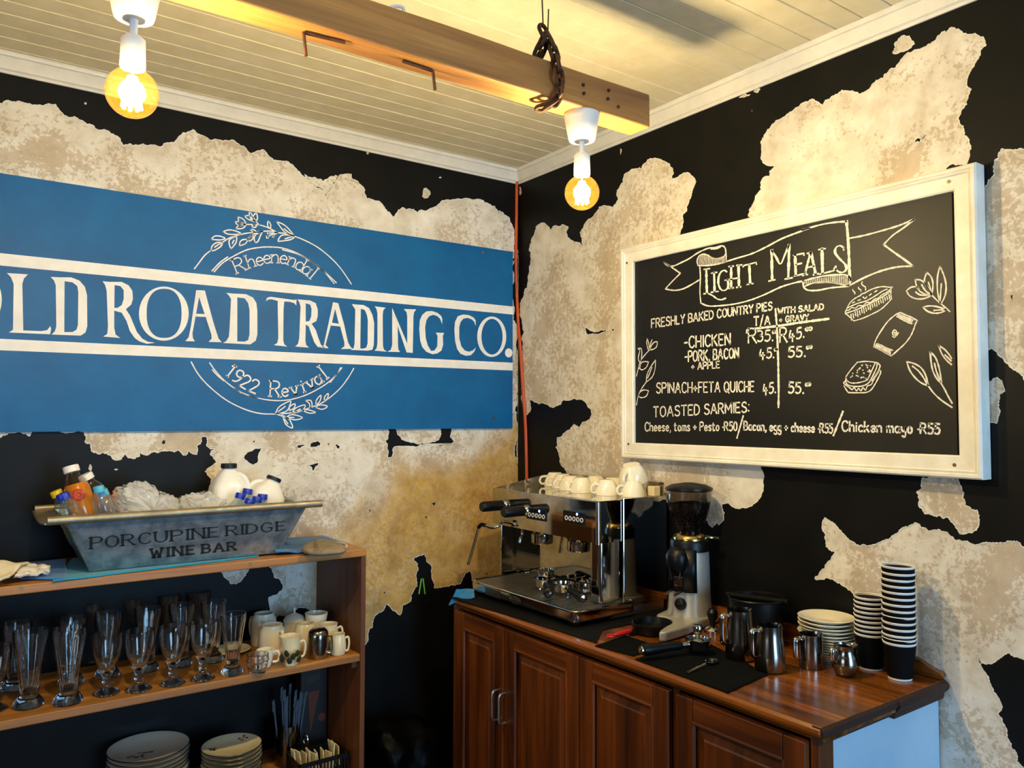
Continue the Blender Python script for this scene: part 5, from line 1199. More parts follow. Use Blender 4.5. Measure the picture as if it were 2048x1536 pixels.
# two lime strips on the black wall
p = PX(840,1175,1,-.002)
t = thing('lime_clip', 'small pair of lime green strips on the black wall beside the shelf', 'clip', p)
for a, b, c_, d_2 in ((843,1157,838,1188),(846,1157,850,1188)):
    mk('strip', MB().tube([PX(a,b,1,-.004), PX((a+c_)/2,(b+d_2)/2,1,-.005), PX(c_,d_2,1,-.004)], .0026, 6), 'lime_plastic', t)
# ------------------------------------------------------------------ sideboard
CT = .948
sb = thing('sideboard', 'dark stained wooden sideboard carrying the espresso machine', 'cabinet', (-.27, -1.07, 0))
FX = -.522
# worktop boards run along the wall
wx = [-.545, -.435, -.325, -.215, -.105, -.004]
for i in range(5):
    ya = -.335 + (.0 if i else 0); yb_ = -1.812
    mb = MB()
    if i == 0:   # front board with rounded nosing and clipped left corner
        pr2 = [(wx[0]+.010, CT), (wx[0]+.002, CT-.006), (wx[0], CT-.014), (wx[0]+.004, CT-.022), (wx[0]+.012, CT-.026), (wx[0]+.016, CT-.034), (wx[1]-.0008, CT-.034), (wx[1]-.0008, CT)]
        mb.prism(pr2, lambda u, v, d: Vector((u, d, v)), yb_, ya-.012)
    else: mb.box((wx[i]+.0002, yb_, CT-.032), (wx[i+1]-.0008, ya, CT))
    mk('worktop_board', mb, 'cab_top', sb, smooth=False, bevel=.0012)
mk('end_moulding', MB().prism([(0,CT-.001),(.006,CT-.006),(.008,CT-.014),(.004,CT-.022),(-.004,CT-.028),(-.006,CT-.040),(-.02,CT-.040),(-.02,CT-.001)], lambda u, v, d: Vector((d, -1.812-u, v)), -.540, -.24), 'cab_edge_shaded', sb, smooth=False)
mk('end_moulding', MB().prism([(0,CT-.001),(.008,CT-.006),(.012,CT-.014),(.008,CT-.024),(-.002,CT-.034),(-.004,CT-.048),(-.02,CT-.048),(-.02,CT-.001)], lambda u, v, d: Vector((d, -1.812-u, v)), -.24, -.006), 'cab_edge_shaded', sb, smooth=False)
gal = [(-.345,CT),(-.345,CT+.046)]+[(-1.70,CT+.046),(-1.73,CT+.044),(-1.76,CT+.036),(-1.785,CT+.024),(-1.80,CT+.020),(-1.812,CT+.019),(-1.816,CT+.010),(-1.81,CT)]
mk('gallery_rail', MB().prism(gal, lambda u, v, d: Vector((d, u, v)), -.024, -.005), 'cab_top', sb, smooth=False, bevel=.002)
# carcass
mk('side_panel', MB().box((-.470,-1.796,.0),(-.008,-1.778,CT-.036)), 'cab_side_daylit', sb, smooth=False, label='white end panel with blue daylight tinted into its colour')
mk('side_panel', MB().box((FX+.004,-.362,.0),(-.008,-.344,CT-.036)), 'cab_door', sb, smooth=False)
mk('back_panel', MB().box((-.020,-1.778,.02),(-.008,-.362,CT-.036)), 'cab_door', sb, smooth=False)
mk('bottom_panel', MB().box((FX+.02,-1.778,.06),(-.02,-.362,.08)), 'cab_door', sb, smooth=False)
mk('post', MB().box((FX-.002,-1.798,0),(-.470,-1.776,CT-.034)), 'cab_door', sb, smooth=False, bevel=.003)
mk('post', MB().box((FX-.002,-1.404,.06),(FX+.03,-1.384,CT-.034)), 'cab_door', sb, smooth=False, bevel=.002)
mk('post', MB().box((FX-.002,-.338,0),(FX+.03,-.300+.0,CT-.034)), 'cab_door', sb, smooth=False, bevel=.003) if False else mk('post', MB().box((FX-.002,-.352,0),(FX+.03,-.318,CT-.034)), 'cab_door', sb, smooth=False, bevel=.003)
mk('plinth', MB().box((FX+.01,-1.778,0),(FX+.03,-.352,.07)), 'cab_rail', sb, smooth=False)
DZ0, DZ1 = .085, .906
def door(ya, yb, hside):
    """ya > yb (left to right in view)"""
    st = .056; x0, x1 = FX-.018, FX+.002
    # raised panel
    a, b, c, d = ya-st, yb+st, DZ0+st, DZ1-st
    pm = MB(); bev = .030
    o4 = [(a,c),(b,c),(b,d),(a,d)]; i4 = [(a-bev,c+bev),(b+bev,c+bev),(b+bev,d-bev),(a-bev,d-bev)]
    j4 = [(a-bev-.004,c+bev+.004),(b+bev+.004,c+bev+.004),(b+bev+.004,d-bev-.004),(a-bev-.004,d-bev-.004)]
    pm.v = [Vector((x1-.006,)+q) for q in o4]+[Vector((x0+.006,)+q) for q in i4]+[Vector((x0+.003,)+q) for q in j4]
    pm.f = [(i,(i+1)%4,4+(i+1)%4,4+i) for i in range(4)]+[(4+i,4+(i+1)%4,8+(i+1)%4,8+i) for i in range(4)]+[(8,9,10,11)]
    dr = mk('door', pm, 'cab_door', sb, smooth=False)
    for q in ((ya, ya-st), (yb+st, yb)): mk('stile', MB().box((x0, q[1]+.0005, DZ0), (x1, q[0]-.0005, DZ1)), 'cab_door', dr, smooth=False, bevel=.003)
    for q in ((DZ0, DZ0+st), (DZ1-st, DZ1)): mk('rail', MB().box((x0, yb+st, q[0]), (x1, ya-st, q[1])), 'cab_rail', dr, smooth=False, bevel=.003)
    # inner bead
    for (p, q2) in (((a,d),(b,d)),((a,c),(b,c)),((a,c),(a,d)),((b,c),(b,d))):
        mk('bead', MB().tube([Vector((x0+.004,)+p), Vector((x0+.004,)+q2)], .006, 8), 'cab_rail' if p[1] == q2[1] else 'cab_door', dr)
    if hside is not None:
        hy = hside; zt, zb2 = .700, .604; xk = x0
        hp = [(xk+.002,hy,zt),(xk-.018,hy,zt-.001),(xk-.026,hy,zt-.012),(xk-.026,hy,(zt+zb2)/2),(xk-.026,hy,zb2+.012),(xk-.018,hy,zb2+.001),(xk+.002,hy,zb2)]
        mk('handle', MB().tube(crom(hp, 4), .0038, 8), 'brushed_steel', dr)
    return dr
door(-.354, -.656, -.629); door(-.660, -1.033, -.668); door(-1.037, -1.382, None); door(-1.406, -1.774, None)

# ------------------------------------------------------------------ espresso machine
em_ = thing('espresso_machine', 'two-group chrome espresso machine with cups stacked on top', 'espresso machine', (-.25, -.61, CT))
YL, YR = -.300, -.905
HX, HZ0, HZ1 = -.345, 1.196, 1.327
def rrect(x0, x1, y0, y1, r, n=6):   # rounded rectangle in plan
    out = []
    for cx, cy, a0 in ((x1-r,y1-r,0),(x0+r,y1-r,90),(x0+r,y0+r,180),(x1-r,y0+r,270)):
        for i in range(n+1): a = R(a0+90*i/n); out.append((cx+r*math.cos(a), cy+r*math.sin(a)))
    return out
plan = lambda u, v, d: Vector((u, v, d))
mk('head_housing', MB().prism(rrect(HX, -.19, YR, YL, .010), plan, HZ0, HZ1), 'mirror_steel', em_)
mk('rear_body', MB().box((-.192,YR+.002,.985),(-.036,YL,HZ1-.002)), 'dark_chrome', em_, smooth=False)
mk('side_panel', MB().box((-.238,YR-.004,.982),(-.036,YR+.002,1.333)), 'mirror_steel', em_, smooth=False, bevel=.001)
mk('panel_trim', MB().tube([(-.238,YR-.003,.980),(-.238,YR-.003,1.334)], .0035, 8), 'chrome', em_)
mk('side_panel', MB().box((-.300,YL-.003,.990),(-.036,YL+.004,1.30)), 'mirror_steel', em_, smooth=False, bevel=.001)
mk('backsplash', MB().box((-.206,YR+.05,1.0),(-.194,YL-.004,HZ0)), 'mirror_steel', em_, smooth=False)
mk('column', MB().prism(rrect(-.335, -.245, -.902, -.850, .012), plan, 1.006, HZ0), 'chrome', em_)
mk('column', MB().box((-.238,YL-.016,1.0),(-.206,YL-.004,HZ0)), 'mirror_steel', em_, smooth=False)
for i in range(4): mk('corner_post', MB().cyl((HX+.004,YR+.006,HZ0-.004),(HX+.004,YR+.006,HZ1+.001), .0075, seg=16), 'chrome', em_) if i == 0 else None
# cup tray with gallery
mk('cup_tray', MB().box((HX+.004,YR+.004,HZ1),(-.040,YL-.004,HZ1+.003)), 'mirror_steel', em_, smooth=False)
mk('gallery', MB().prism([(-.330,HZ1),(-.040,HZ1),(-.040,HZ1+.052),(-.150,HZ1+.034),(-.325,HZ1+.004)], lambda u, v, d: Vector((u, d, v)), YL-.006, YL-.003), 'mirror_steel', em_, smooth=False)
mk('gallery', MB().box((-.042,YR+.004,HZ1),(-.039,YL-.004,HZ1+.050)), 'mirror_steel', em_, smooth=False)
for k in range(16):
    p = Vector((-.325, -.700-.0085*k, HZ1+.003)); mk('vent_hole', MB().cyl(p, p+Vector((0,0,.0006)), .0022, seg=8), 'black_plastic', em_)
# drip tray
mk('drip_tray', MB().prism(rrect(-.460, -.196, -.925, -.330, .022), plan, .967, .996), 'chrome', em_)
mk('tray_rim', MB().tube([Vector((u, v, .998)) for u, v in rrect(-.459, -.20, -.924, -.331, .022)], .0042, 8, closed=True), 'chrome', em_)
grd = MB()
mk('drip_grid', MB().box((-.445,-.910,.996),(-.205,-.345,.9995)), 'brushed_steel', em_, smooth=False)
for k in range(22):
    y = -.352-k*.0257; mk('grid_bar', MB().box((-.443,y-.0016,.9995),(-.207,y+.0016,1.0012)), 'brushed_steel', em_, smooth=False)
p = PX(1030,1203,0,-.461)
mk('oval_badge', MB().lathe([(0,0),(.034,0),(.036,.0015),(.033,.0028),(0,.003)], (-.4605,p.y,.978), 36, sx=.36, sy=1, axis=Matrix.Rotation(R(-90),3,'Y')), 'badge', em_)
p = PX(985,1190,0,-.461); mk('maker_plate', MB().box((-.4625,p.y-.045,.966),(-.460,p.y+.045,.992)), 'badge', em_, smooth=False)
for fx, fy in ((-.428,-.893),(-.428,-.36),(-.08,-.88),(-.08,-.33)):
    mk('foot', MB().lathe([(0,0),(.017,0),(.018,.003),(.018,.0165)], (fx, fy, CT+.0032), 24), 'dark_chrome', em_)
    if fx > -.2: mk('foot_leg', MB().cyl((fx,fy,CT+.014),(fx,fy,.987), .014, seg=16), 'dark_chrome', em_)
mk('skirt_panel', MB().hexa([Vector((-.300,YR-.002,.952)),Vector((-.05,YR-.002,.952)),Vector((-.05,YR+.006,.952)),Vector((-.300,YR+.006,.952)),Vector((-.225,YR-.002,.984)),Vector((-.05,YR-.002,.984)),Vector((-.05,YR+.006,.984)),Vector((-.225,YR+.006,.984))]), 'brushed_steel', em_, smooth=False)
mk('under_body', MB().box((-.40,YR+.03,.957),(-.05,YL-.03,.985)), 'black_plastic', em_, smooth=False)
# group heads
for yy in (-.540, -.742):
    g_ = mk('group_head', MB().lathe([(0,1.198),(.030,1.198),(.033,1.186),(.039,1.180),(.0395,1.150),(.037,1.146),(.030,1.146),(.028,1.150),(0,1.150)], (-.288,yy,0), 32), 'chrome', em_)
    mk('group_collar', MB().box((-.300,yy-.02,1.186),(-.20,yy+.02,1.2)), 'dark_chrome', g_, smooth=False)
# touch panels
for (xa, ya_, xb, yb_) in ((1054,1016,1093,1042),(1127,1022,1170,1049)):
    a = PX(xa, ya_, 0, HX-.001); b = PX(xb, yb_, 0, HX-.001)
    za = (a.z+b.z)/2+.020; zb2 = za-.040
    pn = mk('touch_panel', MB().box((HX-.003,b.y,zb2),(HX+.001,a.y,za)), 'black_plastic', em_, smooth=False, bevel=.001)
    for k in range(5):
        y = a.y-.018-k*(a.y-b.y-.032)/4
        mk('button', MB().lathe([(.0050,0),(.0078,0),(.0078,.0012),(.0050,.0012)], (HX-.0032,y,zb2+.016), 18, close=True, axis=Matrix.Rotation(R(-90),3,'Y')), 'button_ring', pn)
        if k in (3,): mk('indicator', MB().lathe([(0,0),(.0045,0),(.004,.001),(0,.0012)], (HX-.0032,y+.004,zb2+.033), 12, axis=Matrix.Rotation(R(-90),3,'Y')), 'led_blue', pn)
# steam valve knobs, pointing out of the front panel
for (px, py, ln, zz) in ((1010,1010,.105,0),(1052,1021,.10,0)):
    b = PX(px, py, 0, HX)
    kb = mk('steam_knob', MB().lathe([(0,.012),(.0165,.012),(.019,.016),(.019,ln-.006),(.016,ln),(0,ln)], (HX,b.y,b.z), 24, axis=Matrix.Rotation(R(-90),3,'Y')), 'black_plastic', em_)
    mk('knob_collar', MB().lathe([(0,0),(.021,0),(.021,.006),(.016,.013),(0,.013)], (HX,b.y,b.z), 24, axis=Matrix.Rotation(R(-90),3,'Y')), 'chrome', kb)
wnd = [PX(x, y, 0, xx) for x, y, xx in ((1006,1040,-.335),(1003,1046,-.36),(995,1053,-.385),(983,1055,-.40),(972,1051,-.41),(963,1049,-.415),(957,1055,-.418),(950,1080,-.42),(943,1105,-.425),(936,1128,-.43))]
wd = mk('steam_wand', MB().tube(crom([tuple(p) for p in wnd], 4), .0058, 10), 'chrome', em_)
mk('wand_sleeve', MB().tube(crom([tuple(p) for p in wnd[4:7]], 4), .0068, 10), 'black_rubber', wd)
mk('wand_tip', MB().lathe([(0,-.004),(.0065,0),(.0065,.012),(.005,.016),(0,.016)], wnd[-1], 14, axis=rot_to(wnd[-2]-wnd[-1])), 'chrome', wd)
p = PX(1045,1075,0,-.27); mk('hot_water_spout', MB().tube(crom([(p.x,p.y,p.z+.035),(p.x,p.y,p.z+.012),(p.x-.008,p.y,p.z),(p.x-.012,p.y,p.z-.018)], 4), .006, 10), 'chrome', em_)
for x, y in ((1026,1107),(1235,1099),(1233,1160)):
    p = PX(x, y, 0, -.24); mk('panel_screw', MB().lathe([(0,0),(.005,0),(.004,.002),(0,.0025)], (p.x-.0,p.y,p.z), 12, axis=Matrix.Rotation(R(-90),3,'Y')), 'chrome', em_)

# ------------------------------------------------------------------ portafilters
def portafilter(label, p, ang, tilt=0, spout=True, flip=False, basket=True):
    """handle along local +x"""
    t = thing('portafilter', label, 'portafilter', p, ang, group='portafilters')
    M_ = Matrix.Rotation(tilt, 3, 'Y')
    if flip: M_ = M_ @ Matrix.Rotation(math.pi, 3, 'X')
    z0 = .010 if not flip else -.038
    X = lambda mb: mb.xf(M_)
    mk('filter_ring', X(MB().lathe([(.026,z0),(.031,z0+.004),(.0335,z0+.02),(.0345,z0+.026),(.036,z0+.028),(.036,z0+.031),(.0315,z0+.031),(.0300,z0+.022),(.027,z0+.006),(0,z0+.003)], (0,0,0), 32)), 'chrome', t, local=True)
    if spout: mk('spout', X(MB().tube([(0,-.016,z0-.008),(0,-.012,z0),(0,0,z0+.003),(0,.012,z0),(0,.016,z0-.008)], .006, 8)), 'chrome', t, local=True)
    mk('neck', X(MB().cyl((.031,0,z0+.018),(.062,0,z0+.018), .0085, .007, 14)), 'chrome', t, local=True)
    h_ = mk('handle', X(MB().lathe([(0,.055),(.0105,.055),(.0125,.065),(.0115,.09),(.0150,.135),(.0165,.160),(.0150,.174),(.010,.178),(0,.179)], (0,0,z0+.018), 22, axis=Matrix.Rotation(R(90),3,'Y'))), 'black_plastic', t, local=True)
    mk('end_cap', X(MB().lathe([(0,.178),(.0105,.178),(.0098,.182),(0,.1835)], (0,0,z0+.018), 18, axis=Matrix.Rotation(R(90),3,'Y'))), 'chrome', h_, local=True)
    return t
def yaw_px(x0, y0, x1, y1, z):
    a = PX(x0, y0, 2, z); b = PX(x1, y1, 2, z); return math.atan2(b.y-a.y, b.x-a.x), a
zt = 1.0018
a_, p = yaw_px(1090,1180,1098,1208,zt); p.z = zt
portafilter('portafilter with black handle towards the viewer, left on the drip tray', p+Vector((0,0,.0)), a_, R(0), True)
a_, p = yaw_px(1127,1190,1170,1216,zt); p.z = zt
portafilter('portafilter with black handle pointing right over the drip tray edge', p, a_, R(0), True)
a_, p = yaw_px(1170,1190,1222,1178,zt); p.z = zt
portafilter('upturned portafilter with spout up beside the machine column', Vector((-.248,-.742,zt)), R(97), 0, True, flip=True)
def basket(label, p):
    o = mk('filter_basket', MB().lathe([(0,.0),(.024,.0),(.027,.004),(.029,.024),(.033,.026),(.033,.028),(.028,.028),(.026,.006),(0,.002)], p, 30), 'chrome')
    return tag(o, label, 'filter basket', 'loose filter baskets')
p = PX(1090,1180,2,zt); basket('steel filter basket stacked on the left portafilter', Vector((p.x+.004,p.y,zt+.0425)))
p = PX(1130,1171,2,zt); basket('steel filter basket standing behind the right portafilter', Vector((p.x+.02,p.y+.0,zt+.001)))

# ------------------------------------------------------------------ cups on the machine
def cup_obj(label, p, ang, sc=1.0, up=False, M_=None):
    t = thing('coffee_cup', label, 'cup', p, ang, group='white cups on the espresso machine')
    pr = [(0,.058),(.022,.058),(.023,.055),(.029,.045),(.036,.024),(.0385,.0),(.0355,.0),(.033,.024),(.027,.042),(.020,.052),(0,.052)]
    if up: pr = [(a, .058-b) for a, b in pr]
    pr = [(a*sc*1.12, b*sc*.9) for a, b in pr]
    mb = MB().lathe(pr, (0,0,0), 32)
    hp = [(.034,0,.012),(.050,0,.010),(.057,0,.024),(.050,0,.040),(.030,0,.042)]
    if up: hp = [(a, b, .058-c) for a, b, c in hp]
    hb = MB().tube(crom([(a*sc*1.1, b*sc, c*sc*.9) for a, b, c in hp], 4), .0042*sc, 8)
    if M_: mb.xf(M_); hb.xf(M_)
    mk('body', mb, 'ceramic', t, local=True, angle=50); mk('handle', hb, 'ceramic', t, local=True)
    return t
zc_ = HZ1+.0035
cl = [(-.092,-.372,160,'leftmost, with its handle to the left'),(-.125,-.458,150,'second from the left'),(-.160,-.543,160,'third from the left'),(-.182,-.632,165,'fourth from the left, at the front'),(-.087,-.602,140,'behind the front middle cups'),(-.170,-.752,170,'front right of the group'),(-.087,-.698,110,'behind the front right cup')]
for x, y, an, lab in cl: cup_obj('upside-down white cup on the espresso machine, '+lab, Vector((x, y, zc_)), R(an))
cup_obj('upside-down white cup under the tilted mug on the machine', Vector((-.132,-.842,zc_)), R(170), 1.0)
cup_obj('large white mug tipped over the other cups at the machine right end', Vector((-.100,-.815,zc_+.048)), R(200), 1.16, False, Matrix.Rotation(R(16),3,'Y'))
tag(mk('napkin_box', MB().box((-.080,-.893,zc_),(-.048,-.862,zc_+.034)), 'ceramic_cream', smooth=False, bevel=.003), 'small cream box on the machine top at the right end', 'box')

# blue cloth at the left end of the worktop
zz = CT+.0008
c4_ = [PX(905,1215,0,-.550), PX(962,1196,2,zz), PX(952,1178,2,zz), PX(915,1178,2,zz)]
cloth('cleaning_cloth', [Vector((-.560,-.348,CT-.030)), Vector((-.500,-.420,zz+.004)), Vector((-.455,-.345,zz+.006)), Vector((-.520,-.333,zz+.022))], 'blue_cloth', 'blue cloth draped over the sideboard corner beside the espresso machine', amp=.010, thick=.004, n=18, seed=17)

# ------------------------------------------------------------------ coffee grinder
gp = Vector((-.122, -1.078, CT+.0006))
gr = thing('coffee_grinder', 'silver coffee grinder with a clear hopper of beans', 'grinder', gp)
gang = math.atan2(-.22, -.975)                     # front of the grinder looks towards the room
GM = Matrix.Rotation(gang, 3, 'Z') @ Matrix.Scale(1.07, 3)                # local +x = front
Gx = lambda mb: mb.xf(GM)
# base plate with a fork-shaped front
bpoly = [(-.085,-.050),(-.06,-.068),(.0,-.070),(.05,-.066),(.13,-.070),(.225,-.058),(.238,-.044),(.215,-.034),(.130,-.018),(.085,.006),(.082,.034),(.086,.052),(.070,.064),(.05,.066),(0,.070),(-.06,.068),(-.085,.050)]
bpoly = [(x_, -y_) for x_, y_ in reversed(bpoly)]
mk('base', Gx(MB().prism(bpoly, plan, .004, .030)), 'grinder_silver', gr, local=True, bevel=.006, seg=3)
mk('dosing_bowl', Gx(MB().lathe([(0,.002),(.046,.002),(.052,.012),(.055,.030),(.052,.031),(.048,.014),(0,.008)], (.158,-.026,0), 32, sx=1.15)), 'black_plastic', gr, local=True)
mk('foot_ring', Gx(MB().box((-.08,-.06,0),(.05,.06,.006))), 'black_rubber', gr, local=True, smooth=False)
sq2 = lambda th, z: 1+.06*math.cos(4*th)
mk('column', Gx(MB().lathe([(0,.026),(.068,.026),(.062,.045),(.059,.10),(.0575,.16),(.056,.205),(.052,.228),(0,.228)], (-.012,0,0), 40, shape=lambda th, z: 1+.03*math.cos(4*th+math.pi))), 'grinder_silver', gr, local=True, angle=50)
fr_c = MB()
for i in range(9):
    a = R(-48+i*12)
    fr_c.v += [Vector((-.012+.0625*math.cos(a), .0625*math.sin(a), .100)), Vector((-.012+.0600*math.cos(a), .0600*math.sin(a), .222))]
for i in range(8): fr_c.f.append((2*i, 2*i+2, 2*i+3, 2*i+1))
o = mk('front_cover', Gx(fr_c), 'black_plastic', gr, local=True); s_ = o.modifiers.new('t', 'SOLIDIFY'); s_.thickness = .006; s_.offset = 0
mk('neck_collar', Gx(MB().lathe([(0,.214),(.057,.214),(.058,.238),(.055,.246),(0,.246)], (-.012,0,0), 36)), 'black_plastic', gr, local=True)
mk('dosing_chute', Gx(MB().lathe([(0,-.030),(.020,-.028),(.032,-.008),(.033,.018),(.026,.034),(.012,.042),(0,.043)], (.062,-.002,.188), 24, sx=.8)), 'black_plastic', gr, local=True)
mk('chute_nozzle', Gx(MB().cyl((.066,-.002,.168),(.070,-.002,.138), .018, .012, 18)), 'hopper', gr, local=True)
mk('switch_plate', Gx(MB().box((.048,-.014,.118),(.058,.014,.146))), 'chrome', gr, local=True, smooth=False, bevel=.002)
for yy in (-.016, .016): mk('fork_prong', Gx(MB().cyl((.045,yy,.106),(.105,yy,.102), .0042, seg=10)), 'chrome', gr, local=True)
mk('dial', Gx(MB().lathe([(0,0),(.018,0),(.017,.008),(.012,.012),(0,.013)], (.048,.004,.066), 24, axis=Matrix.Rotation(R(90),3,'Y'))), 'black_plastic', gr, local=True)
mk('dial_pointer', Gx(MB().box((.058,-.002,.064),(.062,.012,.070))), 'chrome', gr, local=True, smooth=False)
mk('adjusting_collar', Gx(MB().lathe([(0,.244),(.044,.244),(.049,.247),(.049,.252),(.044,.260),(.034,.265),(0,.265)], (-.012,0,0), 36)), 'collar_gold', gr, local=True)
mk('adjusting_lever', Gx(MB().box((-.060,.030,.248),(-.046,.078,.256))), 'chrome', gr, local=True, smooth=False, bevel=.002)
hz = .262
HP = [(.030,0),(.032,.010),(.042,.028),(.053,.050),(.0605,.075),(.0645,.100),(.0665,.130)]
hr_ = lambda z: next((r0+(r1-r0)*(z-z0)/(z1-z0) for (r0,z0),(r1,z1) in zip(HP, HP[1:]) if z0 <= z <= z1), .06)
mk('hopper', Gx(MB().lathe([(r_, hz+z_) for r_, z_ in HP]+[(r_-.0015, hz+z_) for r_, z_ in reversed(HP)], (-.012,0,0), 40)), 'hopper', gr, local=True)
mbn = MB().lathe([(0,hz+.004)]+[(r_-.004, hz+z_+.002) for r_, z_ in HP[:5]]+[(.056,hz+.086),(.030,hz+.092),(0,hz+.094)], (-.012,0,0), 40)
o = mk('bean_fill', Gx(mbn), 'beans', gr, local=True); o['kind'] = 'stuff'
bn_ = MB(); rb = random.Random(5)
for k in range(1500):      # single beans against the hopper wall and lying on top
    th = rb.uniform(0, 6.283)
    if k < 1200:
        zz2 = .012+rb.random()*.072; rr = hr_(zz2)-.0042
        c_ = Vector((-.012+rr*math.cos(th), rr*math.sin(th), hz+zz2))
    else:
        q = math.sqrt(rb.random()); rr = .055*q; c_ = Vector((-.012+rr*math.cos(th), rr*math.sin(th), hz+.0945-.008*q*q))
    ax_ = Vector((rb.gauss(0,1), rb.gauss(0,1), rb.gauss(0,1))).normalized()
    bn_.lathe([(0,-.0038),(.0022,-.002),(.0025,0),(.0022,.002),(0,.0038)], c_, 5, axis=rot_to(ax_))
o = mk('coffee_beans', Gx(bn_), 'beans', gr, local=True); o['kind'] = 'stuff'
mk('hopper_lid', Gx(MB().lathe([(0,hz+.129),(.068,hz+.129),(.070,hz+.132),(.0695,hz+.138),(.052,hz+.146),(.020,hz+.151),(.016,hz+.152),(0,hz+.152)], (-.012,0,0), 40)), 'black_plastic', gr, local=True)

# black rubber mat below the machine
fa, fb = PX(912,1201,2,CT), PX(1194,1287,2,CT)
tag(mk('rubber_mat', MB().prism([(fa.x+.004,-.342),(fb.x-.002,fb.y),(-.40,-.985),(-.03,-.985),(-.03,-.342)], plan, CT+.0005, CT+.0028), 'black_rubber', smooth=False), 'thin black rubber mat under the espresso machine', 'mat')
# red-handled brush beside the grinder
zt2 = CT+.0006
a, b = PX(1222,1272,2,CT+.012), PX(1262,1261,2,CT+.016)
t = thing('red_brush', 'red plastic handled brush lying in front of the grinder', 'brush', Vector((a.x,a.y,CT)))
mk('handle', MB().tube([a+(b-a)*q for q in (.14,.3,.6,.9,1.0)], [.004,.0075,.0085,.0075,.005], 10), 'red_plastic', t)
dd = (b-a).normalized(); sd2 = Vector((0,0,1)).cross(dd)
mk('hanging_ring', MB().tube([a+dd*(.010*math.cos(k*math.pi/8))+sd2*(.010*math.sin(k*math.pi/8)) for k in range(16)], .0034, 8, closed=True), 'red_plastic', t)
mk('bristles', MB().hexa([b+sd2*s1_+dd*d1_+Vector((0,0,h1_)) for h1_ in (-.014,-.002) for s1_, d1_ in ((-.010,0),(.010,0),(.010,.02),(-.010,.02))]), 'black_plastic', t)

# black mats
cloth('bar_mat', [PX(1190,1293,2,zt2), PX(1266,1313,2,zt2), PX(1326,1297,2,zt2), PX(1250,1272,2,zt2)], 'black_cloth', 'small square black mat at the worktop edge before the grinder', 'mat', amp=.0004, thick=.0022, n=12, seed=21)
cloth('bar_towel', [PX(1270,1320,2,zt2), PX(1456,1387,2,zt2), PX(1536,1350,2,zt2), PX(1395,1276,2,zt2)], 'black_cloth', 'large black towel under the tamper, spoon and milk pitchers', 'towel', amp=.0016, thick=.0022, n=30, seed=23)
zm = CT+.0052
a_, p = yaw_px(1396,1306,1312,1317,zm); p.z = zm
portafilter('portafilter lying on the black towel with its dark handle to the left', p+Vector((0,0,-.001)), a_, 0, False)
p = PX(1396,1306,2,zm)
t = thing('coffee_tamper', 'chrome tamper resting in the portafilter on the black towel', 'tamper', Vector((p.x,p.y,zm+.0135)))
mk('tamper_base', MB().lathe([(0,0),(.025,0),(.0255,.003),(.0255,.012),(.020,.020),(.010,.026),(0,.026)], (0,0,0), 30), 'chrome', t, local=True)
mk('tamper_grip', MB().lathe([(0,.024),(.008,.024),(.007,.032),(.012,.044),(.0145,.056),(.011,.064),(0,.066)], (0,0,0), 24), 'chrome', t, local=True)
p = PX(1448,1268,2,zm)
t = thing('coffee_tamper', 'dark-handled tamper standing behind the towel by the grinder', 'tamper', Vector((PX(1425,1266,2,CT).x, PX(1425,1266,2,CT).y, CT+.0006)))
mk('tamper_base', MB().lathe([(0,0),(.026,0),(.026,.010),(.018,.018),(.009,.022),(0,.022)], (0,0,0), 30), 'chrome', t, local=True)
mk('tamper_grip', MB().lathe([(0,.02),(.008,.02),(.009,.034),(.016,.05),(.017,.062),(.010,.072),(0,.073)], (0,0,0), 24), 'black_plastic', t, local=True)
# spoon
a, b = PX(1374,1348,2,zm), PX(1412,1332,2,zm); c_ = PX(1424,1326,2,zm)
t = thing('teaspoon', 'steel teaspoon lying on the black towel', 'spoon', Vector((b.x,b.y,CT+.004)))
up = Vector((0,0,1))
mk('handle', MB().tube([a+up*.003, (a+b)/2+up*.006, b+up*.006], [.0034,.0026,.0022], 8, flat=(1.2,.6)), 'jug_steel', t)
dd = (c_-b).normalized(); sd2 = up.cross(dd); ln = (c_-b).length
mb = MB(); ns, nr = 20, 5
for j in range(nr+1):
    q = j/nr
    for k in range(ns):
        th = 2*math.pi*k/ns
        mb.v.append(b+dd*(ln*1.0+.0245*q*math.cos(th))+sd2*(.0155*q*math.sin(th))+up*(.0008+.0062*q*q))
for j in range(nr):
    for k in range(ns): mb.f.append((j*ns+k, j*ns+(k+1)%ns, (j+1)*ns+(k+1)%ns, (j+1)*ns+k))
o = mk('spoon_bowl', mb, 'collar_gold' if False else 'jug_steel', t); s_ = o.modifiers.new('t', 'SOLIDIFY'); s_.thickness = .0012

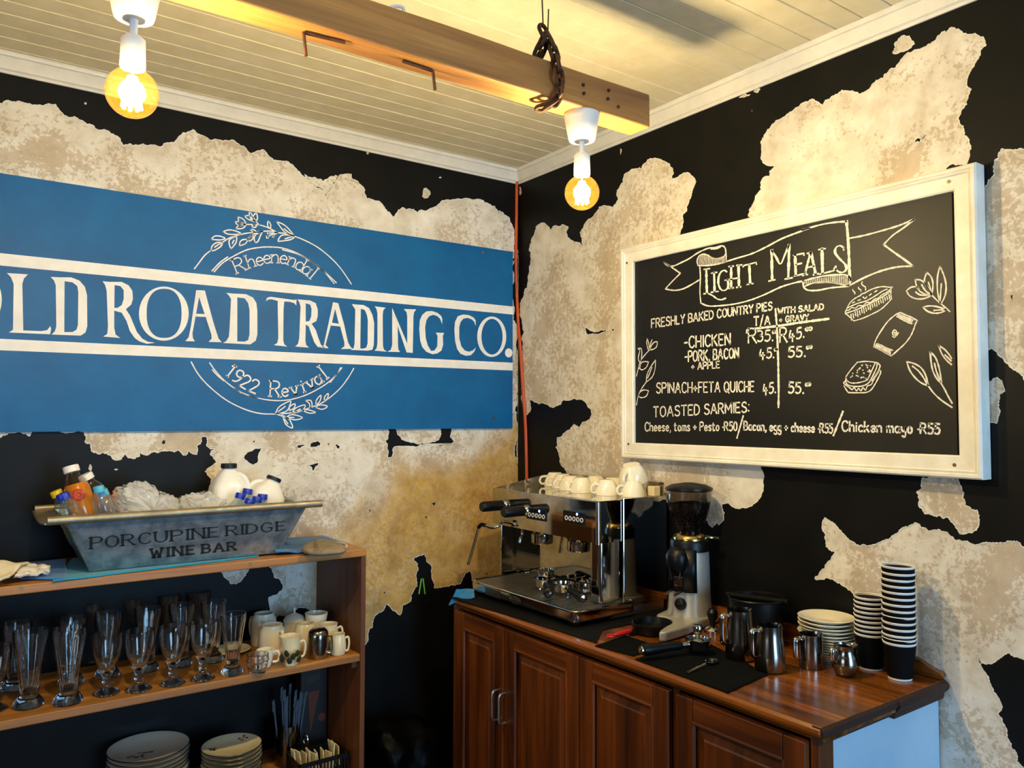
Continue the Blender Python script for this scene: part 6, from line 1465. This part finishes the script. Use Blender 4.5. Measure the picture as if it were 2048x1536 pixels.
# ------------------------------------------------------------------ milk pitchers and small jugs
def pitcher(label, p, r, h, ang, grp, taper=.86, belly=None):
    t = thing('milk_pitcher', label, 'pitcher', p, 0, group=grp)
    if belly: pr = [(0,0),(r*.62,0),(r*.74,.004),(r*.98,h*.30),(r,h*.42),(r*.90,h*.66),(r*.74,h*.80),(r*.80,h*.95),(r*.84,h)]
    else: pr = [(0,0),(r*.96,0),(r,.004),(r*.99,h*.35),(r*taper*1.04,h*.72),(r*taper,h*.9),(r*taper*1.01,h)]
    inner = [(max(.001,a-.0016), max(.002,b)) for a, b in reversed(pr[1:])]
    sp_a = ang+math.pi
    def shp(th, z):
        d = math.cos(th-sp_a)
        return 1+(.22*max(0,(z/h-.72)/.28)*max(0,d)**10)
    mk('body', MB().lathe(pr+inner+[(0,.002)], (0,0,0), 48, shape=shp), 'jug_steel', t, local=True, angle=55)
    cz, sz = math.cos(ang), math.sin(ang)
    rt = r*taper
    hp = [(rt*.98,h*.90),(rt+.012,h*.93),(rt+.024,h*.90),(rt+.026,h*.80),(rt+.026,h*.45),(rt+.022,h*.34),(rt+.010,h*.30)]
    if belly: hp = [(rt*.85,h*.86),(rt+.004,h*.90),(rt+.014,h*.84),(rt+.014,h*.60),(rt+.008,h*.5)]
    mk('handle', MB().tube(crom([(a*cz, a*sz, b) for a, b in hp], 4), .0058, 8, flat=(1,.4)), 'chrome', t, local=True)
    return t
zf = CT+.0006
ha = math.atan2(.45, -.9)
def at_top(x, y): p = PX(x, y, 2, zf); p.z = zf; return p
pitcher('tall steel milk pitcher at the back edge of the black towel', at_top(1480,1318)+Vector((0,0,.004)), .0385, .128, R(165), 'steel milk pitchers')
pitcher('steel milk pitcher at the right corner of the black towel', at_top(1540,1341)+Vector((0,0,.004)), .0385, .112, R(165), 'steel milk pitchers', .80)
pitcher('small straight steel jug with pointed spout before the saucers', at_top(1622,1334), .0300, .086, R(172), 'small steel jugs', .99)
pitcher('round-bellied little steel pot beside the paper cups', at_top(1691,1350), .0335, .076, R(160), 'small steel jugs', .8, belly=True)

# ------------------------------------------------------------------ saucers
sp0 = at_top(1661,1315)+Vector((-.012,0,0))
def saucer(label, p):
    t = thing('saucer', label, 'saucer', p, random.uniform(0,6), group='stack of white saucers')
    r = .0735
    mk('dish', MB().lathe([(0,0),(.030,0),(.033,.003),(.052,.009),(r,.0185),(r+.0008,.0195),(r-.0015,.0205),(.050,.012),(.030,.0065),(.027,.0045),(.020,.0048),(0,.0048)], (0,0,0), 48), 'ceramic', t, local=True)
    return t
ns = 13; proto = saucer('x', sp0); zcur = zf; H_s = .107
gaps = [.0062,.0062,.0064,.0064,.0066,.0068,.0074,.0082,.0105,.0085,.0105,.0100]
for k in range(ns):
    o = proto if k == 0 else dup(proto, sp0)
    o.location = (sp0.x+random.uniform(-.003,.003), sp0.y+random.uniform(-.003,.003), zcur); i = ns-1-k
    o['label'] = 'white saucer, topmost of the stack beside the paper cups' if i == 0 else 'white saucer, %s from the top of the stack beside the paper cups' % ORD[i]
    if k < ns-1: zcur += gaps[k]

# ------------------------------------------------------------------ paper cups
def paper_cup(label, p, grp):
    t = thing('paper_cup', label, 'paper cup', p, random.uniform(0,6), group=grp)
    rb_, rt_, h = .0275, .0385, .092
    sl = lambda z: rb_+(rt_-rb_)*z/h
    mk('cup_wall', MB().lathe([(0,.004),(sl(0),.004),(sl(0),.0),(sl(0)+.0002,.003),(sl(h),h),(sl(h)-.0007,h),(sl(.004)-.0007,.0048),(0,.0048)], (0,0,0), 40), 'paper_white', t, local=True)
    rip = [(sl(.006)+.0006,.005)]
    for k in range(26):
        z = .006+k*.0031; rip += [(sl(z)+.0010,z), (sl(z+.0016)+.0006,z+.0016)]
    rip += [(sl(h-.006)+.0006,h-.0055)]
    mk('ripple_sleeve', MB().lathe(rip, (0,0,0), 40), 'cup_black', t, local=True, angle=80)
    mk('rolled_rim', MB().tube([(rt_*math.cos(k*math.pi/20), rt_*math.sin(k*math.pi/20), h-.0012) for k in range(40)], .0016, 6, closed=True), 'paper_white', t, local=True)
    return t
def cup_stack(base, gaps, where, grp):
    n = len(gaps)+1; proto = paper_cup('x', base, grp); z = base.z
    for k in range(n):
        o = proto if k == 0 else dup(proto, base)
        o.location = (base.x+random.uniform(-.0008,.0008)*(k>0), base.y+random.uniform(-.0008,.0008)*(k>0), z); i = n-1-k
        o['label'] = ('black ripple paper cup, topmost of the %s' % where) if i == 0 else ('black ripple paper cup, %s from the top of the %s' % (ORD[i], where))
        if k < n-1: z += gaps[k]
cup_stack(at_top(1742,1336), [.0118]*8, 'shorter cup stack', 'shorter stack of paper cups')
cup_stack(at_top(1800,1356), [.0105,.0100]+[.0152]*10+[.0162], 'taller cup stack', 'taller stack of paper cups')

# ------------------------------------------------------------------ knock box in the dark corner
kp = Vector((-.118, -1.335, zf))
t = thing('knock_box', 'black knock box with a crossbar against the dark wall', 'bin', kp)
mk('bin_body', MB().lathe([(0,0),(.066,0),(.070,.004),(.078,.125),(.081,.128),(.079,.131),(.074,.128),(.066,.008),(0,.006)], (0,0,0), 40), 'black_plastic', t, local=True)
mk('crossbar', MB().cyl((-.03,.085,.126),(.03,-.085,.126), .0085, seg=14), 'black_rubber', t, local=True)
